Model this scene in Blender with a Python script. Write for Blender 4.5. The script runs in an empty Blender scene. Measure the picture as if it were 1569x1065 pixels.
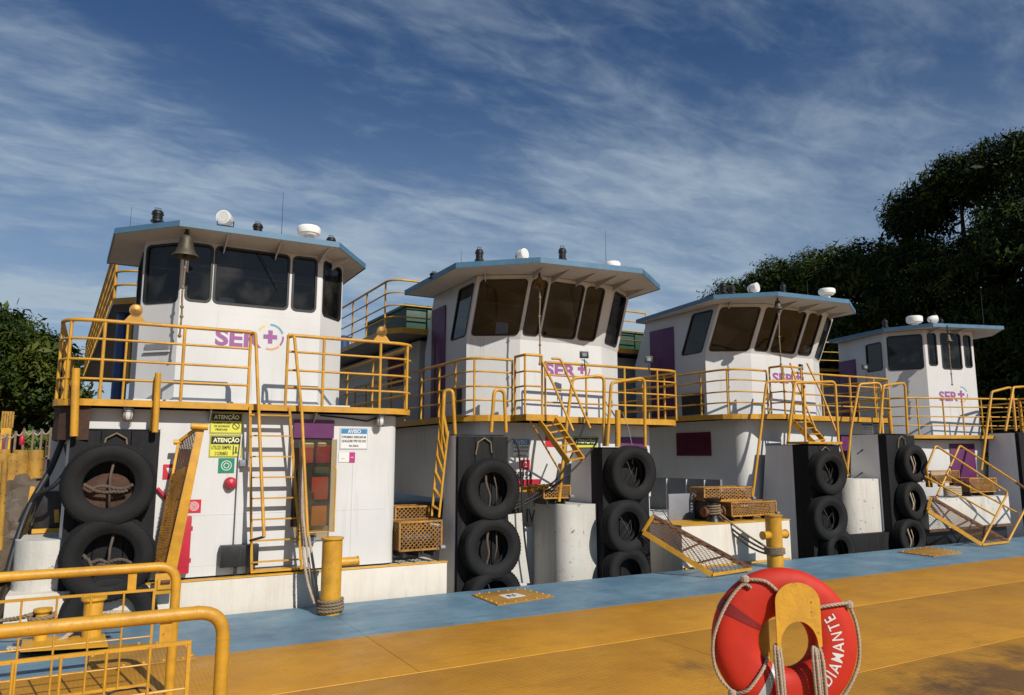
import bpy, bmesh, math, random
import numpy as np
from mathutils import Vector, Matrix
random.seed(7); rng = np.random.default_rng(7)
R = math.radians
S = bpy.context.scene

# ------------------------------------------------------------------ camera, sky, sun, exposure
cam = bpy.data.cameras.new('camera'); camo = bpy.data.objects.new('camera', cam)
S.collection.objects.link(camo); S.camera = camo
cam.sensor_width = 36; cam.lens = 25.93; cam.clip_start = 0.05; cam.clip_end = 3000
camo.location = (0, 0, 2.15)
camo.rotation_euler = (R(90 + 8.357), 0, R(-29.188))
S.render.resolution_x = 1024; S.render.resolution_y = 695

SUN_EL, SUN_AZ = 37.0, 10.0          # azimuth measured from -Y towards +X
w = bpy.data.worlds.new('World'); S.world = w; w.use_nodes = True
nt = w.node_tree; nt.nodes.clear()
def N(t, **k):
    n = nt.nodes.new(t)
    for a, b in k.items(): setattr(n, a, b)
    return n
L = lambda a, b: nt.links.new(a, b)
wo = N('ShaderNodeOutputWorld'); bg = N('ShaderNodeBackground'); sky = N('ShaderNodeTexSky')
sky.sky_type = 'NISHITA'; sky.sun_disc = False
sky.sun_elevation = R(SUN_EL); sky.sun_rotation = R(180 - SUN_AZ)
sky.air_density = 1.0; sky.dust_density = 0.6; sky.ozone_density = 2.0
bg.inputs['Strength'].default_value = 0.056
tc = N('ShaderNodeTexCoord'); sep = N('ShaderNodeSeparateXYZ'); L(tc.outputs['Generated'], sep.inputs[0])
# project the view direction on a cloud plane: thin high cloud
def M(op, a, b=None, c=None):
    n = N('ShaderNodeMath', operation=op)
    for i, v in enumerate((a, b, c)):
        if v is None: continue
        if isinstance(v, (int, float)): n.inputs[i].default_value = v
        else: L(v, n.inputs[i])
    return n.outputs[0]
zc = M('MAXIMUM', sep.outputs[2], 0.0)
den = M('ADD', zc, 0.16)
cx = M('DIVIDE', sep.outputs[0], den); cy = M('DIVIDE', sep.outputs[1], den)
comb = N('ShaderNodeCombineXYZ'); L(cx, comb.inputs[0]); L(cy, comb.inputs[1])
mp = N('ShaderNodeMapping'); L(comb.outputs[0], mp.inputs[0])
mp.inputs['Rotation'].default_value = (0, 0, R(28)); mp.inputs['Scale'].default_value = (0.75, 1.5, 1)
mp.inputs['Location'].default_value = (0.7, 2.2, 0)
def noise(vec, sc, det, ro, dist, loc=None):
    n = N('ShaderNodeTexNoise'); n.inputs['Scale'].default_value = sc; n.inputs['Detail'].default_value = det
    n.inputs['Roughness'].default_value = ro; n.inputs['Distortion'].default_value = dist
    L(vec, n.inputs['Vector']); return n.outputs['Fac']
n1 = noise(mp.outputs[0], 1.3, 10, 0.60, 0.35)
n2 = noise(mp.outputs[0], 0.42, 3, 0.5, 0.2)
n3 = noise(mp.outputs[0], 8.0, 8, 0.60, 0.5)
def MR(f, a, b, c=0.0, d=1.0):
    n = N('ShaderNodeMapRange', interpolation_type='SMOOTHSTEP'); L(f, n.inputs[0])
    for k_, v_ in ((1, a), (2, b), (3, c), (4, d)): n.inputs[k_].default_value = v_
    return n.outputs[0]
# small broken puffs gathered in wide patches, thin veil rising towards the horizon
patch = MR(n2, 0.32, 0.54)
puff = MR(M('ADD', M('MULTIPLY', n1, 0.70), M('MULTIPLY', n3, 0.30)), 0.40, 0.69)
low = MR(zc, 0.08, 0.52, 1.0, 0.0)
cl = M('MINIMUM', M('ADD', M('MULTIPLY', M('MULTIPLY', puff, M('ADD', M('MULTIPLY', patch, 0.75), 0.2)), M('ADD', M('MULTIPLY', low, 0.3), 0.62)), M('MULTIPLY', low, M('ADD', M('MULTIPLY', n1, 0.9), 0.16))), 0.93)
gam = N('ShaderNodeMixRGB', blend_type='MULTIPLY'); gam.inputs[0].default_value = 1.0
L(sky.outputs[0], gam.inputs[1]); gam.inputs[2].default_value = (0.62, 0.88, 1.18, 1)
mx = N('ShaderNodeMixRGB'); L(cl, mx.inputs[0]); L(gam.outputs[0], mx.inputs[1]); mx.inputs[2].default_value = (6.9, 8.6, 10.2, 1)
L(mx.outputs[0], bg.inputs['Color']); L(bg.outputs[0], wo.inputs[0])

sun = bpy.data.lights.new('sun', 'SUN'); suno = bpy.data.objects.new('sun', sun); S.collection.objects.link(suno)
sun.energy = 4.7; sun.angle = R(0.5); sun.color = (1.0, 0.945, 0.86)
e, a = R(SUN_EL), R(SUN_AZ)
sd = Vector((math.sin(a) * math.cos(e), -math.cos(a) * math.cos(e), math.sin(e)))
suno.rotation_euler = sd.to_track_quat('Z', 'Y').to_euler(); suno.location = (0, 0, 30)
S.view_settings.view_transform = 'Standard'; S.view_settings.look = 'None'
S.view_settings.exposure = 0.0; S.view_settings.gamma = 1; S.view_settings.use_curve_mapping = False
S.render.engine = 'CYCLES'
S.cycles.transparent_max_bounces = 24; S.cycles.diffuse_bounces = 1; S.cycles.max_bounces = 8

# ------------------------------------------------------------------ materials
MATS = {}
def paint(name, col, rough=0.5, metal=0.0, dirt=0.25, dirtcol=(0.10, 0.07, 0.045), rust=0.0, scale=3.0, bump=0.15, bscale=30, streak=False, var=0.12, spec=0.5, coat=0.0):
    m = bpy.data.materials.new(name); m.use_nodes = True; t = m.node_tree; b = t.nodes['Principled BSDF']
    l = t.links.new; nn = t.nodes.new
    b.inputs['Roughness'].default_value = rough; b.inputs['Metallic'].default_value = metal
    b.inputs['Specular IOR Level'].default_value = spec; b.inputs['Coat Weight'].default_value = coat
    g = nn('ShaderNodeNewGeometry'); mp = nn('ShaderNodeMapping'); l(g.outputs['Position'], mp.inputs[0])
    if streak: mp.inputs['Scale'].default_value = (1, 1, 0.12)
    def no(sc, det, ro, v):
        n = nn('ShaderNodeTexNoise'); n.inputs['Scale'].default_value = sc; n.inputs['Detail'].default_value = det
        n.inputs['Roughness'].default_value = ro; l(v, n.inputs['Vector']); return n.outputs['Fac']
    def ramp(f, p0, p1, v0=0.0, v1=1.0):
        n = nn('ShaderNodeMapRange'); l(f, n.inputs[0]); n.inputs[1].default_value = p0; n.inputs[2].default_value = p1
        n.inputs[3].default_value = v0; n.inputs[4].default_value = v1; return n.outputs[0]
    def mix(f, a, c):
        n = nn('ShaderNodeMixRGB')
        if isinstance(f, float): n.inputs[0].default_value = f
        else: l(f, n.inputs[0])
        for i, v in ((1, a), (2, c)):
            if isinstance(v, tuple): n.inputs[i].default_value = (*v, 1)
            else: l(v, n.inputs[i])
        return n.outputs[0]
    c2 = tuple(x * (1 - var) for x in col); c3 = tuple(min(1, x * (1 + var * 0.6)) for x in col)
    big = no(scale * 0.35, 5, 0.6, g.outputs['Position'])
    c = mix(ramp(big, 0.35, 0.65), c2, c3)
    d = no(scale, 10, 0.72, mp.outputs[0])
    if dirt > 0: c = mix(ramp(d, 0.50, 0.78, 0, dirt), c, dirtcol)
    if rust > 0:
        rn = no(scale * 3.2, 9, 0.75, g.outputs['Position'])
        c = mix(ramp(rn, 0.70 - 0.16 * rust, 0.76 - 0.16 * rust), c, (0.075, 0.028, 0.012))
    if streak:
        m2 = nn('ShaderNodeMapping'); l(g.outputs['Position'], m2.inputs[0]); m2.inputs['Scale'].default_value = (9, 9, 0.35)
        st = no(1.0, 8, 0.7, m2.outputs[0]); mk = nn('ShaderNodeMath'); mk.operation = 'MULTIPLY'; l(ramp(st, 0.56, 0.72, 0, 0.55), mk.inputs[0]); l(ramp(no(0.8, 4, 0.6, g.outputs['Position']), 0.42, 0.66), mk.inputs[1])
        c = mix(mk.outputs[0], c, (0.24, 0.15, 0.08) if col[0] > 0.3 else (0.05, 0.04, 0.03))
    l(c, b.inputs['Base Color'])
    l(ramp(d, 0.3, 0.8, max(0.02, rough - 0.08), min(1, rough + 0.18)), b.inputs['Roughness'])
    if bump > 0:
        bp = nn('ShaderNodeBump'); bp.inputs['Strength'].default_value = bump; bp.inputs['Distance'].default_value = 0.01
        l(no(bscale, 6, 0.6, g.outputs['Position']), bp.inputs['Height']); l(bp.outputs[0], b.inputs['Normal'])
    MATS[name] = m; return m
WHITE = paint('white_paint', (0.585, 0.58, 0.565), 0.45, dirt=0.22, dirtcol=(0.33, 0.27, 0.20), streak=True, scale=2.2, var=0.06, bump=0.25, bscale=3.5)
CREAM = paint('cream_hull_paint', (0.60, 0.55, 0.47), 0.6, streak=True, dirt=0.35, dirtcol=(0.34, 0.22, 0.12), rust=0.2, scale=4, var=0.06, bump=0.3, bscale=14)
CHIP = paint('chipped_white_paint', (0.54, 0.52, 0.47), 0.65, streak=True, dirt=0.5, dirtcol=(0.22, 0.17, 0.12), rust=0.6, scale=1.6, bump=0.5, bscale=16)
YEL = paint('yellow_paint', (0.53, 0.265, 0.018), 0.42, dirt=0.6, dirtcol=(0.24, 0.11, 0.022), rust=0.42, scale=8, var=0.2, bump=0.3, bscale=55)
YELR = paint('worn_yellow_paint', (0.62, 0.32, 0.025), 0.5, dirt=0.5, dirtcol=(0.25, 0.12, 0.03), rust=0.6, scale=6, var=0.2, bump=0.4, bscale=30)
BLUE = paint('roof_blue_paint', (0.065, 0.16, 0.26), 0.45, dirt=0.3, dirtcol=(0.25, 0.27, 0.28), scale=5, var=0.12, bump=0.1)
DBLUE = paint('deep_blue_paint', (0.015, 0.06, 0.20), 0.45, dirt=0.2, scale=5)
PURP = paint('purple_paint', (0.10, 0.010, 0.085), 0.45, dirt=0.15, scale=4, var=0.1)
MAROON = paint('maroon_paint', (0.13, 0.008, 0.04), 0.45, dirt=0.15, scale=4, var=0.1)
REDP = paint('red_paint', (0.42, 0.012, 0.03), 0.4, dirt=0.2, dirtcol=(0.12, 0.01, 0.02), scale=6, var=0.15)
GREENP = paint('green_paint', (0.012, 0.055, 0.03), 0.5, dirt=0.2, scale=6)
LGREEN = paint('pale_green_paint', (0.07, 0.16, 0.11), 0.5, dirt=0.2, scale=6)
BLACK = paint('black_paint', (0.008, 0.008, 0.009), 0.45, dirt=0.35, dirtcol=(0.06, 0.05, 0.04), scale=6, bump=0.2)
TIMB = paint('tarred_timber', (0.009, 0.009, 0.010), 0.75, spec=0.25, dirt=0.5, dirtcol=(0.05, 0.045, 0.04), scale=5, bump=0.7, bscale=22, streak=True)
RUBBER = paint('tyre_rubber', (0.011, 0.011, 0.0115), 0.75, spec=0.25, dirt=0.4, dirtcol=(0.032, 0.027, 0.023), scale=4, bump=0.35, bscale=45, var=0.3)
GASKET = paint('window_rubber', (0.012, 0.012, 0.013), 0.5, dirt=0.1, bump=0)
RUST = paint('rusty_steel', (0.13, 0.060, 0.028), 0.85, dirt=0.7, dirtcol=(0.03, 0.018, 0.012), scale=6, bump=0.6, var=0.4)
GREY = paint('grey_paint', (0.20, 0.21, 0.23), 0.5, dirt=0.3, scale=5)
DGREY = paint('dark_grey_metal', (0.05, 0.05, 0.055), 0.5, metal=0.3, dirt=0.3, scale=8)
BRONZE = paint('aged_bronze', (0.10, 0.085, 0.06), 0.55, metal=0.6, dirt=0.5, dirtcol=(0.03, 0.03, 0.025), scale=9, var=0.3)
BRASS = paint('dull_brass', (0.24, 0.13, 0.04), 0.4, metal=0.85, dirt=0.5, dirtcol=(0.05, 0.03, 0.015), scale=9, var=0.3)
ROPE = paint('pale_rope', (0.42, 0.33, 0.24), 0.9, dirt=0.45, dirtcol=(0.16, 0.11, 0.08), scale=18, bump=0.5, bscale=160)
ROPED = paint('weathered_rope', (0.22, 0.16, 0.10), 0.95, dirt=0.5, dirtcol=(0.05, 0.035, 0.025), scale=14, bump=0.5, bscale=160)
CABLE = paint('black_cable', (0.010, 0.010, 0.011), 0.55, dirt=0.2, bump=0)
LIFE = paint('lifebuoy_red', (0.50, 0.026, 0.010), 0.6, spec=0.3, dirt=0.35, dirtcol=(0.20, 0.015, 0.012), scale=5, var=0.12, bump=0.12, bscale=12)
SILVER = paint('reflective_tape', (0.45, 0.47, 0.48), 0.35, dirt=0.3, dirtcol=(0.2, 0.2, 0.2), scale=12, bump=0)
DOMEW = paint('radome_white', (0.80, 0.78, 0.72), 0.35, dirt=0.2, dirtcol=(0.4, 0.33, 0.25), scale=6, bump=0)
ORANGE = paint('orange_fabric', (0.62, 0.10, 0.012), 0.8, dirt=0.3, scale=9, bump=0.4)
CONC = paint('concrete', (0.13, 0.10, 0.075), 0.9, dirt=0.7, dirtcol=(0.09, 0.07, 0.05), scale=3, bump=0.8, var=0.25)
EARTH = paint('bank_earth', (0.12, 0.085, 0.055), 0.95, dirt=0.6, dirtcol=(0.05, 0.045, 0.025), scale=1.2, bump=0.8, bscale=8, var=0.3)
BARK = paint('bark', (0.05, 0.038, 0.028), 0.95, dirt=0.6, dirtcol=(0.02, 0.016, 0.012), scale=4, bump=0.9, var=0.3)
LAMPG = paint('lamp_glass', (0.62, 0.62, 0.58), 0.15, dirt=0.1, bump=0, spec=0.8)
GUARD = paint('rusted_guard_yellow', (0.42, 0.20, 0.035), 0.7, dirt=0.7, dirtcol=(0.09, 0.04, 0.016), rust=0.9, scale=7, bump=0.4, var=0.3)
DROPE = paint('dirty_rope', (0.10, 0.075, 0.055), 0.95, dirt=0.6, dirtcol=(0.03, 0.022, 0.018), scale=12, bump=0.5, bscale=160)
DRUST = paint('dark_rust', (0.07, 0.032, 0.018), 0.85, dirt=0.7, dirtcol=(0.02, 0.013, 0.01), scale=6, bump=0.6, var=0.4)
KNEEW = paint('bounce_lit_knee_white', (0.76, 0.75, 0.73), 0.45, streak=True, dirt=0.3, dirtcol=(0.33, 0.27, 0.20), scale=2.2, var=0.06, bump=0.2, bscale=4)  # lighter than the boat white: bounce light on the knee sides put into the colour
PILE = paint('pile_yellow', (0.40, 0.21, 0.025), 0.7, dirt=0.7, dirtcol=(0.12, 0.07, 0.03), rust=0.8, scale=4, var=0.3, bump=0.4)
def flat(name, col, rough=0.5):
    m = bpy.data.materials.new(name); m.use_nodes = True; b = m.node_tree.nodes['Principled BSDF']
    b.inputs['Base Color'].default_value = (*col, 1); b.inputs['Roughness'].default_value = rough; return m
P_PURP = flat('print_purple', (0.27, 0.085, 0.25)); P_TEAL = flat('print_teal', (0.09, 0.30, 0.38)); P_ORG = flat('print_orange', (0.62, 0.30, 0.12))
P_YEL = flat('print_yellow', (0.66, 0.50, 0.12)); P_BLK = flat('print_black', (0.015, 0.015, 0.015)); P_WHT = flat('print_white', (0.66, 0.65, 0.63))
P_SYEL = flat('sign_yellow', (0.62, 0.60, 0.06)); P_GRN = flat('sign_green', (0.0, 0.20, 0.10)); P_RED = flat('sign_red', (0.50, 0.012, 0.03))
P_BLU = flat('sign_blue', (0.02, 0.20, 0.42)); P_MAG = flat('sign_magenta', (0.40, 0.02, 0.16)); P_PALE = flat('sign_pale_yellow', (0.80, 0.80, 0.45))
def glassmat(name, tint, gloss=0.04):
    m = bpy.data.materials.new(name); m.use_nodes = True; t = m.node_tree; t.nodes.clear(); nn = t.nodes.new
    o = nn('ShaderNodeOutputMaterial'); mi = nn('ShaderNodeMixShader'); tr = nn('ShaderNodeBsdfTransparent'); gl = nn('ShaderNodeBsdfGlossy')
    fr = nn('ShaderNodeFresnel'); fr.inputs[0].default_value = 1.5
    tr.inputs[0].default_value = (*tint, 1); gl.inputs['Roughness'].default_value = gloss
    t.links.new(fr.outputs[0], mi.inputs[0]); t.links.new(tr.outputs[0], mi.inputs[1]); t.links.new(gl.outputs[0], mi.inputs[2]); ds = nn('ShaderNodeBsdfDiffuse'); ds.inputs[0].default_value = (0.35, 0.33, 0.30, 1); g_ = nn('ShaderNodeNewGeometry'); nz_ = nn('ShaderNodeTexNoise'); nz_.inputs['Scale'].default_value = 2.5; nz_.inputs['Detail'].default_value = 8
    t.links.new(g_.outputs['Position'], nz_.inputs['Vector']); mr_ = nn('ShaderNodeMapRange'); t.links.new(nz_.outputs['Fac'], mr_.inputs[0]); mr_.inputs[1].default_value = 0.45; mr_.inputs[2].default_value = 0.75; mr_.inputs[3].default_value = 0.01; mr_.inputs[4].default_value = 0.10
    m2_ = nn('ShaderNodeMixShader'); t.links.new(mr_.outputs[0], m2_.inputs[0]); t.links.new(mi.outputs[0], m2_.inputs[1]); t.links.new(ds.outputs[0], m2_.inputs[2]); t.links.new(m2_.outputs[0], o.inputs[0])
    return m
PANE = glassmat('window_glass', (0.22, 0.235, 0.25)); PLEXI = glassmat('plastic_sheet', (0.75, 0.66, 0.5), 0.12)

# deck plate paint with a fine raised tread pattern
def deckmat(name, col, dark, tread, rustcol=(0.10, 0.045, 0.02), wear=0.5):
    m = bpy.data.materials.new(name); m.use_nodes = True; t = m.node_tree; b = t.nodes['Principled BSDF']; nn = t.nodes.new; l = t.links.new
    g = nn('ShaderNodeNewGeometry')
    def no(sc, det, ro, scl=None):
        mp = nn('ShaderNodeMapping'); l(g.outputs['Position'], mp.inputs[0])
        if scl: mp.inputs['Scale'].default_value = scl
        n = nn('ShaderNodeTexNoise'); n.inputs['Scale'].default_value = sc; n.inputs['Detail'].default_value = det; n.inputs['Roughness'].default_value = ro
        l(mp.outputs[0], n.inputs['Vector']); return n.outputs['Fac']
    def ramp(f, a, c, v0=0, v1=1):
        n = nn('ShaderNodeMapRange'); l(f, n.inputs[0]); n.inputs[1].default_value = a; n.inputs[2].default_value = c; n.inputs[3].default_value = v0; n.inputs[4].default_value = v1; return n.outputs[0]
    def mix(f, a, c):
        n = nn('ShaderNodeMixRGB'); l(f, n.inputs[0])
        for i, v in ((1, a), (2, c)):
            if isinstance(v, tuple): n.inputs[i].default_value = (*v, 1)
            else: l(v, n.inputs[i])
        return n.outputs[0]
    c = mix(ramp(no(0.9, 6, 0.6), 0.35, 0.65), col, dark)
    c = mix(ramp(no(2.2, 10, 0.78, (0.5, 1.6, 1)), 0.52, 0.74, 0, 0.5), c, tuple(x * 0.62 for x in dark))
    c = mix(ramp(no(4.5, 10, 0.8, (0.35, 1.8, 1)), 0.52, 0.66, 0, 0.45 if tread else 0.8), c, tuple(x * 0.7 for x in dark))
    c = mix(ramp(no(9.0, 9, 0.8, (0.4, 1.4, 1)), 0.58, 0.72, 0, 0.55), c, tuple(min(1, x * 1.5 + 0.02) for x in col))
    c = mix(ramp(no(0.62, 8, 0.74, (1, 1.3, 1)), 0.60, 0.72, 0, wear), c, rustcol)
    c = mix(ramp(no(16, 6, 0.8), 0.70, 0.74, 0, 0.8), c, rustcol)
    if tread:
        for (sx, sy, rr_) in ((7.9, 4.15, 0.65), (7.0, 4.2, 0.4), (9.1, 4.5, 0.35), (5.6, 6.1, 0.02)):
            vm = nn('ShaderNodeVectorMath'); vm.operation = 'DISTANCE'; l(g.outputs['Position'], vm.inputs[0]); vm.inputs[1].default_value = (sx, sy, 0)
            ad = nn('ShaderNodeMath'); ad.operation = 'MULTIPLY_ADD'; l(no(3.0, 8, 0.7), ad.inputs[0]); ad.inputs[1].default_value = 1.5; l(vm.outputs['Value'], ad.inputs[2])
            c = mix(ramp(ad.outputs[0], rr_+0.45, rr_+1.05, 0.75, 0.0), c, (0.05, 0.03, 0.018))
    l(c, b.inputs['Base Color']); l(ramp(no(2.5, 8, 0.7), 0.3, 0.7, 0.40, 0.69), b.inputs['Roughness'])
    bp = nn('ShaderNodeBump'); bp.inputs['Strength'].default_value = 0.45; bp.inputs['Distance'].default_value = 0.006
    if tread:
        s = nn('ShaderNodeSeparateXYZ'); l(g.outputs['Position'], s.inputs[0])
        def ma(op, a, c=None):
            n = nn('ShaderNodeMath'); n.operation = op
            for i, v in enumerate((a, c)):
                if v is None: continue
                if isinstance(v, (int, float)): n.inputs[i].default_value = v
                else: l(v, n.inputs[i])
            return n.outputs[0]
        u = ma('MULTIPLY', ma('ADD', s.outputs[0], s.outputs[1]), 78.0); v = ma('MULTIPLY', ma('SUBTRACT', s.outputs[0], s.outputs[1]), 78.0)
        h = ma('ADD', ma('MULTIPLY', ma('SINE', u), ma('SINE', v)), ma('MULTIPLY', no(30, 5, 0.6), 1.2))
        l(h, bp.inputs['Height'])
    else: l(no(14, 9, 0.75), bp.inputs['Height'])
    l(bp.outputs[0], b.inputs['Normal']); return m
DECKY = deckmat('deck_yellow', (0.53, 0.25, 0.017), (0.42, 0.19, 0.015), True, wear=0.25)
DECKB = deckmat('deck_blue', (0.155, 0.265, 0.34), (0.085, 0.165, 0.24), False, rustcol=(0.12, 0.10, 0.09), wear=0.5)
DECKH = deckmat('hatch_yellow', (0.42, 0.22, 0.04), (0.30, 0.15, 0.03), True, wear=0.8)

# ------------------------------------------------------------------ object helpers
WM = {}
def setp(o, label=None, cat=None, group=None, kind=None):
    if label: o['label'] = label
    if cat: o['category'] = cat
    if group: o['group'] = group
    if kind: o['kind'] = kind
    return o
def thing(name, loc, label, cat, group=None, kind=None):
    o = bpy.data.objects.new(name, None); o.empty_display_size = 0.3; S.collection.objects.link(o); o.location = loc
    WM[o.name] = Matrix.Translation(loc); return setp(o, label, cat, group, kind)
def link_mesh(name, me, loc, parent=None):
    o = bpy.data.objects.new(name, me); S.collection.objects.link(o)
    o.location = loc; WM[o.name] = Matrix.Translation(loc)
    if parent:
        o.parent = parent; o.matrix_parent_inverse = WM[parent.name].inverted()
    return o
class MB:
    def __init__(s): s.v = []; s.f = []
    def add(s, vs, fs):
        b = len(s.v); s.v += [tuple(x) for x in vs]; s.f += [tuple(i + b for i in f) for f in fs]; return s
    def box(s, x0, x1, y0, y1, z0, z1):
        s.add([(x0,y0,z0),(x1,y0,z0),(x1,y1,z0),(x0,y1,z0),(x0,y0,z1),(x1,y0,z1),(x1,y1,z1),(x0,y1,z1)],
              [(0,3,2,1),(4,5,6,7),(0,1,5,4),(1,2,6,5),(2,3,7,6),(3,0,4,7)]); return s
    def hexa(s, p):   # 8 arbitrary corners, bottom loop then top loop
        s.add(p, [(0,3,2,1),(4,5,6,7),(0,1,5,4),(1,2,6,5),(2,3,7,6),(3,0,4,7)]); return s
    def bar(s, a, b, w, h, up=(0,0,1)):
        a, b = Vector(a), Vector(b); d = (b - a).normalized(); u = Vector(up)
        if abs(d.dot(u)) > 0.98: u = Vector((0,1,0))
        sd = d.cross(u).normalized(); u = sd.cross(d).normalized(); sd *= w/2; u *= h/2
        s.hexa([a-sd-u, a+sd-u, b+sd-u, b-sd-u, a-sd+u, a+sd+u, b+sd+u, b-sd+u]); return s
    def tube(s, pts, r, n=10, closed=False, cap=True):
        P = [Vector(p) for p in pts]; k = len(P)
        rr = r if isinstance(r, (list, tuple)) else [r] * k
        T = []
        for i in range(k):
            if closed: d = P[(i+1) % k] - P[i-1]
            else: d = P[min(i+1, k-1)] - P[max(i-1, 0)]
            T.append(d.normalized() if d.length > 1e-9 else Vector((0,0,1)))
        ref = Vector((0,0,1)) if abs(T[0].z) < 0.9 else Vector((1,0,0))
        u = T[0].cross(ref).normalized(); vs = []
        for i in range(k):
            u = (u - T[i] * u.dot(T[i]))
            if u.length < 1e-6: u = T[i].orthogonal()
            u.normalize(); v = T[i].cross(u)
            for j in range(n):
                t = 2 * math.pi * j / n; vs.append(P[i] + (u * math.cos(t) + v * math.sin(t)) * rr[i])
        fs = []
        for i in range(k if closed else k - 1):
            a = i * n; b = ((i + 1) % k) * n
            for j in range(n): fs.append((a + j, a + (j+1) % n, b + (j+1) % n, b + j))
        if cap and not closed:
            fs.append(tuple(range(n))[::-1]); fs.append(tuple(range((k-1)*n, k*n)))
        s.add(vs, fs); return s
    def lathe(s, prof, n=24, c=(0,0,0), axis='z', caps=True):
        vs = []
        for (r, z) in prof:
            for j in range(n):
                t = 2 * math.pi * j / n; x, y = r * math.cos(t), r * math.sin(t)
                p = (x, y, z) if axis == 'z' else ((x, z, y) if axis == 'y' else (z, x, y))
                vs.append((p[0]+c[0], p[1]+c[1], p[2]+c[2]))
        fs = []
        for i in range(len(prof)-1):
            for j in range(n): fs.append((i*n+j, i*n+(j+1) % n, (i+1)*n+(j+1) % n, (i+1)*n+j))
        if caps: fs.append(tuple(range(n))[::-1]); fs.append(tuple(range((len(prof)-1)*n, len(prof)*n)))
        s.add(vs, fs); return s
    def prism(s, poly, z0, z1):
        n = len(poly); s.add([(x,y,z0) for x,y in poly] + [(x,y,z1) for x,y in poly],
            [tuple(range(n))[::-1], tuple(range(n, 2*n))] + [(i, (i+1) % n, n+(i+1) % n, n+i) for i in range(n)]); return s
    def build(s, name, mat, parent=None, smooth=False, bevel=0.0, label=None, cat=None, group=None, kind=None, centre=True, angle=35, fix=True):
        V = np.array(s.v, dtype=float)
        lo, hi = V.min(0), V.max(0); c = Vector(((lo[0]+hi[0])/2, (lo[1]+hi[1])/2, lo[2]))
        me = bpy.data.meshes.new(name)
        me.from_pydata([tuple(v) for v in (V - np.array(c))], [], s.f)
        if fix or bevel:
            bm = bmesh.new(); bm.from_mesh(me)
            if fix: bmesh.ops.recalc_face_normals(bm, faces=bm.faces)
            if bevel:
                es = [e for e in bm.edges if len(e.link_faces) == 2 and e.calc_face_angle(0) > 0.5]
                bmesh.ops.bevel(bm, geom=es, offset=bevel, segments=2, profile=0.6, affect='EDGES', clamp_overlap=True)
            bm.to_mesh(me); bm.free()
        if smooth or bevel:
            me.shade_smooth(); me.set_sharp_from_angle(angle=R(angle))
        me.materials.append(mat)
        o = link_mesh(name, me, c, parent); return setp(o, label, cat, group, kind)
def fillet(pts, r, n=6):
    P = [Vector(p) for p in pts]; out = [P[0]]
    for i in range(1, len(P)-1):
        a, b, c = P[i-1], P[i], P[i+1]; d1 = (a-b); d2 = (c-b); l1, l2 = d1.length, d2.length; d1.normalize(); d2.normalize()
        ang = d1.angle(d2)
        if ang > 3.1: out.append(b); continue
        q = min(r / math.tan(ang/2), l1*0.49, l2*0.49); p, s2 = b + d1*q, b + d2*q
        for k in range(n+1):
            t = k/n; out.append(p*(1-t)**2 + b*2*t*(1-t) + s2*t*t)
    out.append(P[-1]); return out
def dup(o, loc=None, rotz=None, label=None, parent=None):
    c = o.copy(); S.collection.objects.link(c)
    if parent: c.parent = parent
    if loc is not None: c.location = loc
    if rotz is not None: c.rotation_euler = (o.rotation_euler[0], o.rotation_euler[1], rotz)
    if label: c['label'] = label
    for ch in list(o.children): dup(ch, parent=c)
    return c
def text_mesh(txt, bold=0.0, spacing=1.0):
    cu = bpy.data.curves.new('lettering', 'FONT'); cu.body = txt; cu.size = 1; cu.offset = bold; cu.extrude = 0.0; cu.resolution_u = 4; cu.space_character = spacing
    o = bpy.data.objects.new('lettering', cu); S.collection.objects.link(o)
    bpy.context.view_layer.update()
    me = bpy.data.meshes.new_from_object(o.evaluated_get(bpy.context.evaluated_depsgraph_get()))
    V = [v.co.copy() for v in me.vertices]; F = [tuple(p.vertices) for p in me.polygons]
    bpy.data.objects.remove(o); bpy.data.curves.remove(cu); bpy.data.meshes.remove(me)
    x0, x1 = min(v.x for v in V), max(v.x for v in V); y0, y1 = min(v.y for v in V), max(v.y for v in V)
    return [((v.x-x0)/(x1-x0), (v.y-y0)/(y1-y0)) for v in V], F
class Frame:     # a flat frame on a wall: origin, unit vectors along the wall and up it, outward normal
    def __init__(s, o, u, v=(0,0,1)):
        s.o = Vector(o); s.u = Vector(u).normalized(); s.v = Vector(v).normalized(); s.n = s.u.cross(s.v).normalized()
    def p(s, x, y, d=0.0): return s.o + s.u*x + s.v*y + s.n*d
FRONT = lambda x, y, z: Frame((x, y, z), (1,0,0))
def lettering(txt, fr, x0, x1, y0, y1, d, mat, parent, bold=0.02, name='lettering', spacing=1.0):
    V, F = text_mesh(txt, bold, spacing); mb = MB()
    mb.add([fr.p(x0+(x1-x0)*a, y0+(y1-y0)*b, d) for a, b in V], F)
    return mb.build(name, mat, parent, fix=False)
def plate(fr, x0, x1, y0, y1, d0, d1, mb=None):
    mb = mb or MB(); mb.hexa([fr.p(x0,y0,d0), fr.p(x1,y0,d0), fr.p(x1,y0,d1), fr.p(x0,y0,d1), fr.p(x0,y1,d0), fr.p(x1,y1,d0), fr.p(x1,y1,d1), fr.p(x0,y1,d1)]); return mb
def ringpoly(fr, cx, cy, r0, r1, a0, a1, d, n=20):
    mb = MB(); vs = []; fs = []
    for i in range(n+1):
        t = R(a0 + (a1-a0)*i/n)
        vs += [fr.p(cx+r0*math.cos(t), cy+r0*math.sin(t), d), fr.p(cx+r1*math.cos(t), cy+r1*math.sin(t), d)]
    for i in range(n): fs.append((2*i, 2*i+1, 2*i+3, 2*i+2))
    return mb.add(vs, fs)
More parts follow.
